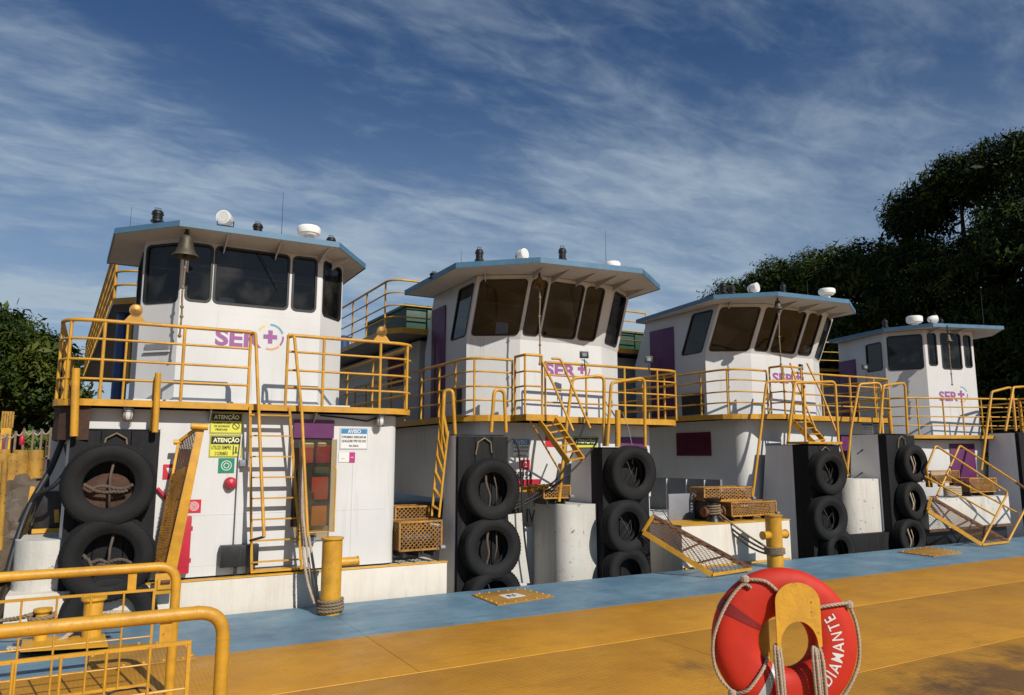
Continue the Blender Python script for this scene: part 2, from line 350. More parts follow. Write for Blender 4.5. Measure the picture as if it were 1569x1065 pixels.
def rrect(x0, x1, y0, y1, r, n=4):
    out = []
    for cx, cy, a in ((x1-r, y1-r, 0), (x0+r, y1-r, 90), (x0+r, y0+r, 180), (x1-r, y0+r, 270)):
        for k in range(n+1): t = R(a + 90*k/n); out.append((cx+r*math.cos(t), cy+r*math.sin(t)))
    return out
# expanded metal: diamonds of wire on a parallelogram o, o+A, o+A+B, o+B
def mesh_panel(o, A, B, cell, wire, mb=None):
    mb = mb or MB(); o, A, B = Vector(o), Vector(A), Vector(B); la, lb = A.length, B.length
    ua, ub = A/la, B/lb; cw, chh = cell
    na, nb = max(2, round(la/cw)), max(2, round(lb/chh)); cw, chh = la/na, lb/nb
    nrm = ua.cross(ub).normalized()
    for i in range(na):
        for j in range(nb):
            c = o + ua*(i+0.5)*cw + ub*(j+0.5)*chh
            l, r_, t, b = c-ua*cw/2, c+ua*cw/2, c+ub*chh/2, c-ub*chh/2
            for p, q in ((l, t), (t, r_), (r_, b), (b, l)):
                d = (q-p).normalized(); s2 = d.cross(nrm).normalized()*wire/2; nn_ = nrm*wire*0.6
                mb.add([p-s2-nn_, p+s2-nn_, q+s2-nn_, q-s2-nn_, p-s2+nn_, p+s2+nn_, q+s2+nn_, q-s2+nn_], [(0,3,2,1),(4,5,6,7),(0,1,5,4),(2,3,7,6)])
    return mb
def rope_mb(pts, r, strands=3, pitch=None, mb=None, n=6, step=None):
    mb = mb or MB(); P = [Vector(p) for p in pts]
    # resample (Catmull-Rom)
    out = []; step = step or r*0.9
    for i in range(len(P)-1):
        p0, p1, p2, p3 = P[max(i-1,0)], P[i], P[i+1], P[min(i+2, len(P)-1)]
        k = max(2, int((p2-p1).length/step))
        for j in range(k):
            t = j/k; out.append(0.5*((2*p1)+(p2-p0)*t+(2*p0-5*p1+4*p2-p3)*t*t+(3*p1-p0-3*p2+p3)*t**3))
    out.append(P[-1]); pitch = pitch or r*7
    T = [(out[min(i+1, len(out)-1)]-out[max(i-1, 0)]).normalized() for i in range(len(out))]
    u = T[0].orthogonal().normalized(); s_ = 0; fr = []
    for i in range(len(out)):
        u = (u - T[i]*u.dot(T[i])).normalized(); v = T[i].cross(u)
        if i: s_ += (out[i]-out[i-1]).length
        fr.append((out[i], u.copy(), v, s_))
    for k in range(strands):
        pp = []
        for p, uu, vv, ss in fr:
            t = 2*math.pi*(ss/pitch + k/strands); pp.append(p + (uu*math.cos(t)+vv*math.sin(t))*r*0.5)
        mb.tube(pp, r*0.56, n)
    return mb

# ================================================================== SETTING
def sheet(name, x0, x1, y0, y1, z, mat):
    mb = MB(); mb.add([(x0,y0,z),(x1,y0,z),(x1,y1,z),(x0,y1,z)], [(0,1,2,3)]); return mb.build(name, mat, kind='structure')
# river water: one large sheet reaching the horizon
wm = bpy.data.materials.new('river_water'); wm.use_nodes = True; _t = wm.node_tree; _b = _t.nodes['Principled BSDF']
_b.inputs['Base Color'].default_value = (0.045, 0.04, 0.022, 1); _b.inputs['Roughness'].default_value = 0.12
_n = _t.nodes.new('ShaderNodeTexNoise'); _n.inputs['Scale'].default_value = 2.0; _n.inputs['Detail'].default_value = 6
_g = _t.nodes.new('ShaderNodeNewGeometry'); _t.links.new(_g.outputs['Position'], _n.inputs['Vector'])
_bp = _t.nodes.new('ShaderNodeBump'); _bp.inputs['Distance'].default_value = 0.05; _bp.inputs['Strength'].default_value = 0.6
_t.links.new(_n.outputs['Fac'], _bp.inputs['Height']); _t.links.new(_bp.outputs[0], _b.inputs['Normal'])
sheet('water', -900, 900, -900, 900, -1.35, wm)
# river bank terrain: left of and behind the boats, with uneven ground
def bank(name, x0, x1, y0, y1, nx, ny, hf):
    mb = MB(); vs = []
    for j in range(ny+1):
        for i in range(nx+1):
            x = x0+(x1-x0)*i/nx; y = y0+(y1-y0)*j/ny; vs.append((x, y, hf(x, y)))
    fs = [(j*(nx+1)+i, j*(nx+1)+i+1, (j+1)*(nx+1)+i+1, (j+1)*(nx+1)+i) for j in range(ny) for i in range(nx)]
    mb.add(vs, fs); return mb.build(name, EARTH, kind='structure', smooth=True, angle=70)
from mathutils import noise as mnoise
def hb(x, y):
    edge = min(max((y - 19.5 - max(0, x + 1.0) * 9.0) / 3.0, 0), 1)
    far = 0 if y < 36 else min((y - 36) / 3.0, 1)
    e2 = max(edge, far); nz = mnoise.noise(Vector((x*0.5, y*0.5, 0)))*0.35 + mnoise.noise(Vector((x*1.7, y*1.7, 3)))*0.14
    return -1.9 + e2 * (2.9 + nz)
bank('river_bank', -60, 120, 16, 76, 180, 90, hb)
sheet('far_ground', -900, 900, 75.5, 1400, 0.85, EARTH)

# ------------------------------------------------------------------ the ferry deck the camera stands on
def ferry_deck():
    mb = MB(); mb.box(-14, 60, -12, 11.06, -1.6, -0.012); o = mb.build('ferry_deck', DECKY, kind='structure')
    k = 0
    ys = [-3.6, -1.8, 0.0, 1.5, 3.1, 5.1, 7.25, 8.985]
    for r_, (a, b) in enumerate(zip(ys[:-1], ys[1:])):
        off = (r_ % 2) * 3.0
        ln = 6.0
        x = -9 + off
        while x < 34:
            p = MB(); p.box(x+0.003, x+ln-0.003, a+0.003, b-0.003, -0.011, 0.0)
            p.build('deck_plate', DECKY, o, bevel=0.0015 if x < 16 and a > 1 else 0); x += ln
    x = -9
    while x < 40:
        p = MB(); p.box(x+0.002, x+6-0.002, 8.992, 11.075, -0.011, 0.0); q = p.build('blue_deck_plate', DECKB, o); x += 6
    # weld seams standing a little proud of the plates
    for y in ys[1:-1]:
        p = MB(); pts = [(-9+0.5*i, y+0.002*math.sin(i*1.7), 0.001) for i in range(86)]
        p.tube(pts, 0.004, 5); p.build('weld_seam', YEL, o)
    p = MB(); p.box(-9, 41, 11.06, 11.085, -0.25, -0.002); p.build('deck_edge_strip', DECKB, o)
    return o
ferry_deck()
def hatch(pts, label, marks=True):
    # bolted plate, corners on the deck
    t = thing('deck_hatch', ((pts[0][0]+pts[2][0])/2, (pts[0][1]+pts[2][1])/2, 0.0), label, 'deck hatch')
    c = Vector((sum(p[0] for p in pts)/4, sum(p[1] for p in pts)/4))
    mb = MB(); mb.prism([(p[0], p[1]) for p in pts], 0.001, 0.018); mb.build('hatch_plate', DECKH, t, bevel=0.003)
    for i in range(4):
        a, b = Vector(pts[i][:2]), Vector(pts[(i+1) % 4][:2])
        for k in range(5):
            q = (a + (b-a)*(k+0.5)/5); q = q + (c-q)*0.07
            m = MB(); m.lathe([(0.018, 0.018), (0.018, 0.030), (0.010, 0.034)], 6, (q.x, q.y, 0)); m.build('bolt', YELR, t)
    if marks:
        q = [c + (Vector(p[:2])-c)*0.33 for p in pts]
        m = MB(); m.prism([(v.x, v.y) for v in q], 0.0185, 0.0215); lb = m.build('notice', P_WHT, t)
        m = MB(); u = (q[1]-q[0]); v = (q[3]-q[0])
        P = lambda a, b: (q[0].x+u.x*a+v.x*b, q[0].y+u.y*a+v.y*b, 0.0225)
        m.tube([P(.2,.7), P(.75,.6), P(.35,.25), P(.8,.3)], 0.006, 4); m.tube([P(.3,.35), P(.5,.8)], 0.005, 4); m.build('scribble', P_BLK, lb)
    return t
hatch([(5.260, 10.708, 0.000), (5.235, 9.798, 0.000), (6.309, 9.939, 0.000), (6.206, 10.763, 0.000)], 'bolted yellow hatch plate with a white notice, on the blue deck strip')
hatch([(15.895, 10.691, 0.000), (15.870, 9.838, 0.000), (17.076, 9.903, 0.000), (17.445, 10.923, 0.000)], 'smaller looking rusty yellow hatch plate far to the right on the blue deck strip', marks=False)

# yellow painted patch with the worn edge at the left end of the blue strip
hatch([(0.089, 10.048, 0.000), (0.086, 8.877, 0.000), (1.090, 8.864, 0.000), (1.079, 9.664, 0.000)], 'wide yellow plate between the blue strips behind the left railings', marks=False)

# ================================================================== BOAT BUILDERS
def panel(name, q, mat, parent, thick=0.05, holes=(), r=0.09):
    q = [Vector(p) for p in q]
    wd = ((q[1]-q[0]).length + (q[2]-q[3]).length)/2; ht = ((q[3]-q[0]).length + (q[2]-q[1]).length)/2
    nrm = (q[1]-q[0]).cross(q[3]-q[0]).normalized()
    bl = lambda u, v, d=0: (q[0]*(1-u)+q[1]*u)*(1-v) + (q[3]*(1-u)+q[2]*u)*v + nrm*d
    loops = [[(0,0),(1,0),(1,1),(0,1)]]
    for (u0,u1,v0,v1) in holes:
        loops.append([(x/wd, y/ht) for x, y in rrect(u0*wd, u1*wd, v0*ht, v1*ht, min(r, (u1-u0)*wd*0.3))])
    bm = bmesh.new(); es = []
    for lp in loops:
        vs = [bm.verts.new((u, v, 0)) for u, v in lp]
        es += [bm.edges.new((vs[i], vs[(i+1) % len(vs)])) for i in range(len(vs))]
    bmesh.ops.triangle_fill(bm, edges=es, use_beauty=True)
    bm.verts.index_update()
    V = [(v.co.x, v.co.y) for v in bm.verts]; F = [tuple(v.index for v in f.verts) for f in bm.faces]; bm.free()
    mb = MB(); mb.add([bl(u, v) for u, v in V], F); mb.add([bl(u, v, -thick) for u, v in V], [f[::-1] for f in F])
    for lp in loops:
        n = len(lp); mb.add([bl(u, v) for u, v in lp] + [bl(u, v, -thick) for u, v in lp], [(i, (i+1) % n, n+(i+1) % n, n+i) for i in range(n)])
    o = mb.build(name, mat, parent)
    out = []
    for (u0,u1,v0,v1) in holes:
        a, b, c, d = u0*wd, u1*wd, v0*ht, v1*ht; rr = min(r, (b-a)*0.3); g = 0.028
        o1 = rrect(a-0.006, b+0.006, c-0.006, d+0.006, rr); i1 = rrect(a+g, b-g, c+g, d-g, max(rr-g, 0.012)); n = len(o1)
        mb = MB(); z0, z1 = -0.03, 0.012
        mb.add([bl(x/wd, y/ht, z1) for x, y in o1] + [bl(x/wd, y/ht, z1) for x, y in i1] + [bl(x/wd, y/ht, z0) for x, y in i1] + [bl(x/wd, y/ht, 0.0005) for x, y in o1],
               [f for i in range(n) for f in ((i, (i+1) % n, n+(i+1) % n, n+i), (n+i, n+(i+1) % n, 2*n+(i+1) % n, 2*n+i), (3*n+i, 3*n+(i+1) % n, (i+1) % n, i))])
        wo_ = mb.build('window', GASKET, parent, fix=False)
        mb = MB(); mb.add([bl(x/wd, y/ht, -0.018) for x, y in rrect(a+g*.6, b-g*.6, c+g*.6, d-g*.6, max(rr-g*.6, 0.02))], [tuple(range(n))])
        mb.build('pane', PANE, wo_, fix=False); out.append((wo_, bl, (u0,u1,v0,v1)))
    return o, out
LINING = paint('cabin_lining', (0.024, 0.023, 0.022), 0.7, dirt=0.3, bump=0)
def wheelhouse(b, base, z0, zs, z1, rake, wins, lean=None):
    # base: outline seen from above, port-aft round the front to starboard-aft
    n = len(base); top = []
    for i, p in enumerate(base): top.append((p[0]+rake[0], p[1]+rake[1]))
    B = lambda i, z: Vector((base[i][0], base[i][1], z)); T = lambda i, z: Vector((top[i][0], top[i][1], z))
    res = {}
    for i in range(n-1):
        panel('wheelhouse_wall', [B(i, z0), B(i+1, z0), B(i+1, zs), B(i, zs)], WHITE, b, 0.04)
        hs = wins.get(i, ())
        o, w_ = panel('wheelhouse_wall', [B(i, zs+0.0005), B(i+1, zs+0.0005), T(i+1, z1), T(i, z1)], WHITE, b, 0.04, hs); res[i] = w_
        # dark lining 5 cm inside
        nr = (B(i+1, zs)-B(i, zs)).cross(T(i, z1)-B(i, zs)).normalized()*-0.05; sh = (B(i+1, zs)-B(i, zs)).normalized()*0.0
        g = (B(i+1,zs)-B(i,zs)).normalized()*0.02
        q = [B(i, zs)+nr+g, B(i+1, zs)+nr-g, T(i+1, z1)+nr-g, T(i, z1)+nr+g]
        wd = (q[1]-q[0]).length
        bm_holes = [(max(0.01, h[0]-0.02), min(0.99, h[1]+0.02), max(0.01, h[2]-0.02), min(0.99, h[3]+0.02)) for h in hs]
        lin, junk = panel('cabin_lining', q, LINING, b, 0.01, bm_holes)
        for j in junk:
            for ch in list(j[0].children): bpy.data.objects.remove(ch)
            bpy.data.objects.remove(j[0])
    # back wall and console
    a, c = base[-1], base[0]
    panel('wheelhouse_wall', [B(n-1, z0), B(0, z0), T(0, z1), T(n-1, z1)], WHITE, b, 0.04, [(0.47, 0.58, 0.60, 0.86)])
    cx = sum(p[0] for p in base)/n; y = min(p[1] for p in base) + (0.25 if n == 6 and abs(base[2][1]-base[3][1]) > 0.2 else 0)
    m = MB(); m.box(cx-0.65, cx+0.75, y+0.45, y+0.85, z0, zs+0.02); m.build('helm_console', DGREY, b, bevel=0.02)
    m = MB(); m.box(cx+0.1, cx+0.55, y+1.1, y+1.25, zs-0.5, zs+0.35); m.box(cx+0.1, cx+0.55, y+1.1, y+1.6, zs-0.6, zs-0.5); m.build('helm_seat', BLACK, b, bevel=0.04)
    m = MB(); m.tube([(cx-0.35+0.22*math.cos(t*math.pi/10), y+0.85, zs+0.08+0.22*math.sin(t*math.pi/10)) for t in range(20)], 0.014, 6, closed=True)
    m.tube([(cx-0.57, y+0.85, zs+0.08), (cx-0.13, y+0.85, zs+0.08)], 0.012, 5); m.tube([(cx-0.35, y+0.85, zs-0.12), (cx-0.35, y+0.85, zs+0.3)], 0.012, 5)
    m.build('helm_wheel', DGREY, b)
    for (dx, wv) in ((-0.30, .24), (0.42, .30)):
        m = MB(); m.box(cx+dx-wv/2, cx+dx+wv/2, y+0.60, y+0.66, zs+0.03, zs+0.25); m.box(cx+dx-.03, cx+dx+.03, y+.6, y+.66, zs+.0205, zs+.03); mo = m.build('monitor', GREY, b, bevel=0.01)
    m = MB(); m.lathe([(0.01, z1-0.18), (0.10, z1-0.14), (0.12, z1-0.08), (0.02, z1-0.03)], 14, (cx-0.4, y+1.2, 0)); m.build('ceiling_lamp', LAMPG, b, smooth=True)
    m = MB(); m.box(cx-0.62, cx-0.50, y+0.5, y+0.62, zs+0.03, zs+0.14); m.build('switch_box', P_WHT, b, bevel=0.01)
    m = MB()
    m.prism([(p[0]*0.98+cx*0.02, p[1]) for p in base], z0-0.06, z0-0.004); m.build('cabin_floor', DGREY, b)
    return res
def wiper(b, w_, u, v0, v1, du):
    wo_, bl, h = w_; m = MB(); m.tube([bl(h[0]+(h[1]-h[0])*u, h[3]-0.01, 0.04), bl(h[0]+(h[1]-h[0])*(u+du), h[2]+(h[3]-h[2])*v0, 0.03)], 0.008, 5); m.build('wiper', BLACK, b)
def roof(b, poly, z0, z1, wall_front, lift=0.0):
    c = Vector((sum(p[0] for p in poly)/len(poly), sum(p[1] for p in poly)/len(poly)))
    ins = [tuple(Vector(p) + (c-Vector(p)).normalized()*0.015) for p in poly]
    k_ = len(ins); inr = [tuple(Vector(p) + (c-Vector(p))*0.42) for p in ins]; m = MB()
    m.add([(x,y,z0+lift) for x,y in ins]+[(x,y,z1-0.006+lift) for x,y in ins]+[(x,y,z1-0.006) for x,y in inr]+[(x,y,z0) for x,y in inr],
          [f for i in range(k_) for f in ((i,(i+1)%k_,k_+(i+1)%k_,k_+i),(k_+i,k_+(i+1)%k_,2*k_+(i+1)%k_,2*k_+i),(3*k_+i,3*k_+(i+1)%k_,(i+1)%k_,i))]+[tuple(range(2*k_,3*k_)), tuple(range(3*k_,4*k_))[::-1]])
    m.build('roof', WHITE, b); zb_ = z0; z0 = z0+lift; z1 = z1+lift
    n = len(poly); m = MB()
    for i in range(n):
        p, q = poly[i], poly[(i+1) % n]
    out = [tuple(Vector(p)) for p in poly]; inn = [tuple(Vector(p) + (c-Vector(p)).normalized()*0.014) for p in poly]
    m.add([(x,y,z0-0.012) for x,y in out]+[(x,y,z1+0.012) for x,y in out]+[(x,y,z1+0.012) for x,y in inn]+[(x,y,z0-0.012) for x,y in inn],
          [f for i in range(n) for f in ((i,(i+1)%n,n+(i+1)%n,n+i),(n+i,n+(i+1)%n,2*n+(i+1)%n,2*n+i),(3*n+i,3*n+(i+1)%n,(i+1)%n,i),(2*n+i,2*n+(i+1)%n,3*n+(i+1)%n,3*n+i))])
    m.build('roof_fascia', BLUE, b)
    # gusset brackets between the front wall top and the roof edge
    for (p, q) in wall_front:
        p, q = Vector((*p, zb_)), Vector((*q, zb_+lift*.7)); d = (q-p); d = d.normalized(); s2 = Vector((-d.y, d.x, 0))*0.008
        a_, b_, c_ = p+Vector((0,0,-0.003)), q+Vector((0,0,-0.003)), p+Vector((0,0,-0.14))
        mb = MB(); mb.add([a_-s2, b_-s2, c_-s2, a_+s2, b_+s2, c_+s2], [(0,1,2),(3,5,4),(0,3,4,1),(1,4,5,2),(2,5,3,0)]); mb.build('roof_bracket', WHITE, b)
def platform(b, poly, z, t=0.09, name='walkway_deck', mat=None):
    n = len(poly); c = Vector((sum(p[0] for p in poly)/n, sum(p[1] for p in poly)/n))
    m = MB(); m.prism([tuple(Vector(p)+(c-Vector(p)).normalized()*0.012) for p in poly], z-0.03, z-0.004); o = m.build(name, mat or GREY, b)
    out = poly; inn = [tuple(Vector(p)+(c-Vector(p)).normalized()*0.012) for p in poly]; m = MB()
    m.add([(x,y,z-t) for x,y in out]+[(x,y,z) for x,y in out]+[(x,y,z) for x,y in inn]+[(x,y,z-t) for x,y in inn],
          [f for i in range(n) for f in ((i,(i+1)%n,n+(i+1)%n,n+i),(n+i,n+(i+1)%n,2*n+(i+1)%n,2*n+i),(3*n+i,3*n+(i+1)%n,(i+1)%n,i),(2*n+i,2*n+(i+1)%n,3*n+(i+1)%n,3*n+i))])
    m.build('walkway_rim', YEL, b)
    return o
def railing(b, path, z0, hs, posts, r=0.021, rt=0.027, rad=0.45, closed=False, name='railing'):
    # path: plan polyline; hs: heights of the rails; posts: points on the path
    P = fillet([(x, y, 0) for x, y in path], rad, 7)
    root = None
    for k, h in enumerate(sorted(hs, reverse=True)):
        m = MB(); m.tube([(p.x, p.y, z0+h) for p in P], rt if k == 0 else r*0.85, 9)
        o = m.build(name if k == 0 else 'rail', YEL, b if k == 0 else root, smooth=True, angle=60)
        if k == 0: root = o
    # posts at arc-length fractions
    d = [0]
    for i in range(1, len(P)): d.append(d[-1]+(P[i]-P[i-1]).length)
    for f in posts:
        s_ = f*d[-1]
        for i in range(1, len(P)):
            if d[i] >= s_-1e-9:
                t = (s_-d[i-1])/max(1e-9, d[i]-d[i-1]); q = P[i-1].lerp(P[i], t); break
        m = MB(); m.tube([(q.x, q.y, z0-0.003), (q.x, q.y, z0+max(hs))], r*1.05, 9); m.build('post', YEL, root, smooth=True, angle=60)
    return root
def knee(b, x0, x1, yf, yt, yb0, yb1, zt, zb=-0.9):
    t = MB(); t.hexa([(x0,yt+0.003,zb),(x1,yt+0.003,zb),(x1,yb1,zb),(x0,yb1,zb),(x0,yt+0.003,zt-0.003),(x1,yt+0.003,zt-0.003),(x1,yb0,zt-0.003),(x0,yb0,zt-0.003)])
    k = t.build('push_knee', KNEEW, b, bevel=0.008)
    # tarred timbers, each its own piece
    n = 3; ww = (x1-x0)/n
    for i in range(n):
        m = MB(); dz = random.uniform(-0.025, 0.0); m.box(x0+i*ww+0.004, x0+(i+1)*ww-0.004, yf+random.uniform(0,0.012), yt, zb, zt+dz); m.build('knee_timber', TIMB, k, bevel=0.01)
    m = MB(); m.box(x0-0.001, x1+0.001, yf+0.05, yb0-0.01, zt, zt+0.012); m.build('knee_cap', CHIP if zt < 0 else BLACK, k)
    # shackle loop on the face
    m = MB(); cx = (x0+x1)/2; m.tube([(cx-0.16, yf-0.02, zt-0.33), (cx-0.12, yf-0.03, zt-0.12), (cx, yf-0.03, zt-0.05), (cx+0.12, yf-0.03, zt-0.12), (cx+0.14, yf-0.02, zt-0.30)], 0.014, 6); m.build('rope_eye', ROPED, k, smooth=True, angle=60)
    return k
def radome(b, P, zr, r=0.29, h=0.16):
    r *= 0.86
    x, y = P[0], P[1]; z = P[2]-h-0.05
    m = MB(); m.lathe([(r*0.4, min(z-0.001, zr)), (r*0.4, z), (r*0.78, z), (r*0.86, z+0.02), (r*0.86, z+0.03), (r*0.95, z+0.032), (r*0.98, z+0.05), (r, z+h*0.9), (r*0.97, z+h+0.02), (r*0.85, z+h+0.042), (0.01, z+h+0.05)], 32, (x, y, 0)); return m.build('radar_dome', DOMEW, b, smooth=True, angle=40)
def vent(b, P, zr, r=0.085, h=0.22):
    x, y = P[0], P[1]; z = P[2]-h*1.12
    m = MB(); m.lathe([(r*.7, min(z-.001, zr)), (r*.7, z-.0005), (r*1.1, z), (r*1.1, z+0.02), (r*0.8, z+0.03), (r*0.8, z+h*0.55), (r*1.02, z+h*0.6), (r*1.02, z+h*0.68), (r*0.9, z+h*0.7), (r*0.9, z+h*0.85), (r*0.6, z+h*0.95), (0.01, z+h)], 20, (x, y, 0))
    m.tube([(x-r*0.5, y, z+h*0.95), (x-r*0.45, y, z+h*1.15), (x+r*0.45, y, z+h*1.15), (x+r*0.5, y, z+h*0.95)], 0.007, 5)
    for k in range(3): m.lathe([(r*0.82, z+h*(0.1+0.15*k)), (r*0.9, z+h*(0.13+0.15*k)), (r*0.82, z+h*(0.16+0.15*k))], 20, (x, y, 0), caps=False)
    return m.build('roof_light', BLACK, b, smooth=True, angle=40)
def searchlight(b, P, zr, s=1.0, ang=0.4):
    x, y = P[0], P[1]; z = P[2]-0.32*s
    m = MB(); m.tube([(x, y, min(z, zr)), (x, y, z+0.10*s)], 0.02, 8); m.tube([(x-0.13*s, y, z+0.17*s), (x-0.13*s, y, z+0.08*s), (x+0.13*s, y, z+0.08*s), (x+0.13*s, y, z+0.17*s)], 0.012, 6); o = m.build('searchlight_bracket', BLACK, b)
    m = MB(); d = Vector((math.sin(ang), -math.cos(ang), 0.05)); c = Vector((x, y, z+0.20*s)); u = d.cross(Vector((0,0,1))).normalized(); 
    m.tube([c-d*0.15*s, c-d*0.12*s, c-d*0.02*s, c+d*0.10*s, c+d*0.12*s], [0.03*s, 0.08*s, 0.115*s, 0.12*s, 0.12*s], 18); m.build('searchlight', DOMEW, o, smooth=True, angle=40)
    m = MB(); m.tube([c+d*0.1205*s, c+d*0.13*s], [0.105*s, 0.10*s], 18); m.build('lens', LAMPG, o)
def antenna(b, x, y, z, h, base=True):
    m = MB(); m.tube([(x, y, z), (x, y, z+h*0.5), (x, y, z+h)], [0.006, 0.005, 0.003], 6)
    if base: m.tube([(x, y, z), (x, y, z+0.12)], [0.03, 0.02], 8)
    m.build('antenna', DGREY, b)
def bell(x, y, z, s, rope, mat, label, zr, ymount=None):
    # hangs under the roof edge, with its pull rope
    t = thing('ship_bell', (x, y, zr), label, 'bell', 'bells under the wheelhouse roofs')
    m = MB(); pr = [(0.01, 0.0), (0.05, -0.005), (0.075, -0.03), (0.085, -0.08), (0.10, -0.17), (0.125, -0.23), (0.165, -0.275), (0.17, -0.29), (0.155, -0.29), (0.11, -0.24), (0.07, -0.08), (0.01, -0.05)]
    m.lathe([(r_*s, z+h*s) for r_, h in pr], 28, (x, y, 0), caps=False); m.build('bell_body', mat, t, smooth=True, angle=45)
    m = MB(); m.lathe([(0.02*s, z), (0.035*s, z+0.03*s), (0.02*s, z+0.05*s), (0.03*s, z+0.07*s), (0.012, z+0.09*s)], 12, (x, y, 0)); m.box(x-0.02, x+0.02, y-0.01, y+0.01, z+0.085*s, zr-0.002); m.build('bell_hanger', BLACK, t, smooth=True)
    m = MB(); m.lathe([(0.01, z-0.05*s), (0.012, z-0.25*s), (0.03*s, z-0.28*s), (0.03*s, z-0.31*s), (0.01, z-0.33*s)], 10, (x, y, 0)); m.build('clapper', DGREY, t, smooth=True)
    pts = [(x+0.006*math.sin(k*1.3), y+0.004*math.cos(k*2.1), z-0.32*s-(rope)*k/8) for k in range(9)]
    m = rope_mb(pts, 0.016, 3, 0.10, n=5, step=0.02)
    for k in (1, 3, 5, 6, 8): c = pts[k]; m.lathe([(0.008, c[2]-0.03), (0.026, c[2]-0.015), (0.026, c[2]+0.015), (0.008, c[2]+0.03)], 8, (c[0], c[1], 0))
    m.build('bell_rope', ROPED, t, smooth=True, angle=80)
    return t
def logo(b, fr, x0, z0, w_, h_):
    # letters, plus sign and the broken ring
    o = lettering('SER', fr, x0, x0+w_, z0, z0+h_, 0.004, P_PURP, b, bold=0.035, name='logo')
    cx, cz, r_ = x0+w_*1.19, z0+h_*0.72, h_*0.80; k = h_*0.13; a = h_*0.40
    m = MB(); 
    for (xa, xb, za, zb) in ((-k, k, -a, a), (-a, -k, -k, k), (k, a, -k, k)):
        m.add([fr.p(cx+xa, cz+za, 0.004), fr.p(cx+xb, cz+za, 0.004), fr.p(cx+xb, cz+zb, 0.004), fr.p(cx+xa, cz+zb, 0.004)], [(0,1,2,3)])
    m.build('plus_sign', P_PURP, o)
    for a0, a1, mt in ((92, 20, P_TEAL), (6, -38, P_PURP), (-46, -108, P_ORG), (118, 150, P_YEL)):
        ringpoly(fr, cx, cz, r_*0.86, r_, a0, a1, 0.004).build('ring_arc', mt, o)
def louvre(b, fr, x0, x1, z0, z1, mat, n=8):
    m = plate(fr, x0, x1, z0, z1, 0.002, 0.02); o = m.build('louvre', mat, b)
    for i in range(n):
        z = z0+(z1-z0)*(i+0.5)/n; h = (z1-z0)/n*0.36
        m = MB(); m.hexa([fr.p(x0+.02, z-h, 0.02), fr.p(x1-.02, z-h, 0.02), fr.p(x1-.02, z-h, 0.055), fr.p(x0+.02, z-h, 0.055), fr.p(x0+.02, z+h, 0.02), fr.p(x1-.02, z+h, 0.02), fr.p(x1-.02, z+h, 0.028), fr.p(x0+.02, z+h, 0.028)]); m.build('louvre_slat', mat, o)
    return o
def house(b, x0, x1, y0, y1, z0, z1, r=0.18, mat=None, name='deckhouse'):
    poly = []
    for cx, cy, a in ((x1-r, y0+r, -90), (x1-.01, y1, 0), (x0+.01, y1, 180), (x0+r, y0+r, 180)):
        if cy == y1: poly.append((x1 if a == 0 else x0, y1)); continue
        for k in range(7): t = R(a+90*k/6); poly.append((cx+r*math.cos(t), cy+r*math.sin(t)))
    m = MB(); m.prism(poly, z0, z1); return m.build(name, mat or WHITE, b, smooth=True, angle=30)
def bulkhead_light(b, x, y, z, s=1.0):
    m = MB(); m.lathe([(0.06*s, z), (0.06*s, z-0.05*s), (0.02*s, z-0.06*s)], 14, (x, y, 0)); m.tube([(x, y+0.16, z-0.02), (x, y, z-0.02)], 0.012, 6); o = m.build('deck_lamp', GREY, b)
    m = MB(); m.lathe([(0.05*s, z-0.05*s), (0.058*s, z-0.09*s), (0.05*s, z-0.14*s), (0.015, z-0.165*s)], 14, (x, y, 0)); m.build('lamp_globe', LAMPG, o, smooth=True, angle=50)
    m = MB()
    for k in range(6):
        t = k*math.pi/3; m.tube([(x+0.06*s*math.cos(t), y+0.06*s*math.sin(t), z-0.04*s), (x+0.068*s*math.cos(t), y+0.068*s*math.sin(t), z-0.11*s), (x+0.03*s*math.cos(t), y+0.03*s*math.sin(t), z-0.17*s)], 0.004, 4)
    m.build('lamp_cage', RUST, o)
def floodlight(b, x, y, z, ang, zb):
    m = MB(); m.tube([(x, y, zb), (x, y, z-0.09)], 0.012, 6); d = Vector((math.sin(ang), -math.cos(ang), -0.1)).normalized(); fr = Frame((x, y, z), Vector((math.cos(ang), math.sin(ang), 0)))
    plate(fr, -0.09, 0.09, -0.07, 0.07, -0.05, 0.0, m); o = m.build('floodlight', BLACK, b, bevel=0.008)
    plate(fr, -0.045, 0.045, -0.035, 0.035, 0.001, 0.006).build('lens', GREY, o)
def tread_ladder(b, L0, L1, R0, R1, n, w_=0.035, skip=0, name='ladder', d=0.06):
    # two stiles and flat treads between them
    m = MB(); m.bar(L0, L1, w_, 0.02, (0,1,0)); m.bar(R0, R1, w_, 0.02, (0,1,0)); o = m.build(name, YEL, b)
    L0, L1, R0, R1 = map(Vector, (L0, L1, R0, R1))
    for k in range(n):
        t = (k+0.6)/n; a_, b_ = L0.lerp(L1, t), R0.lerp(R1, t)
        m = MB(); m.bar(a_, b_, d, 0.02); m.build('tread', YEL, o)
    return o
def pipe(b, pts, r, mat=None, rad=0.12, name='handrail', n=10):
    m = MB(); m.tube(fillet(pts, rad, 6), r, n); return m.build(name, mat or YEL, b, smooth=True, angle=60)

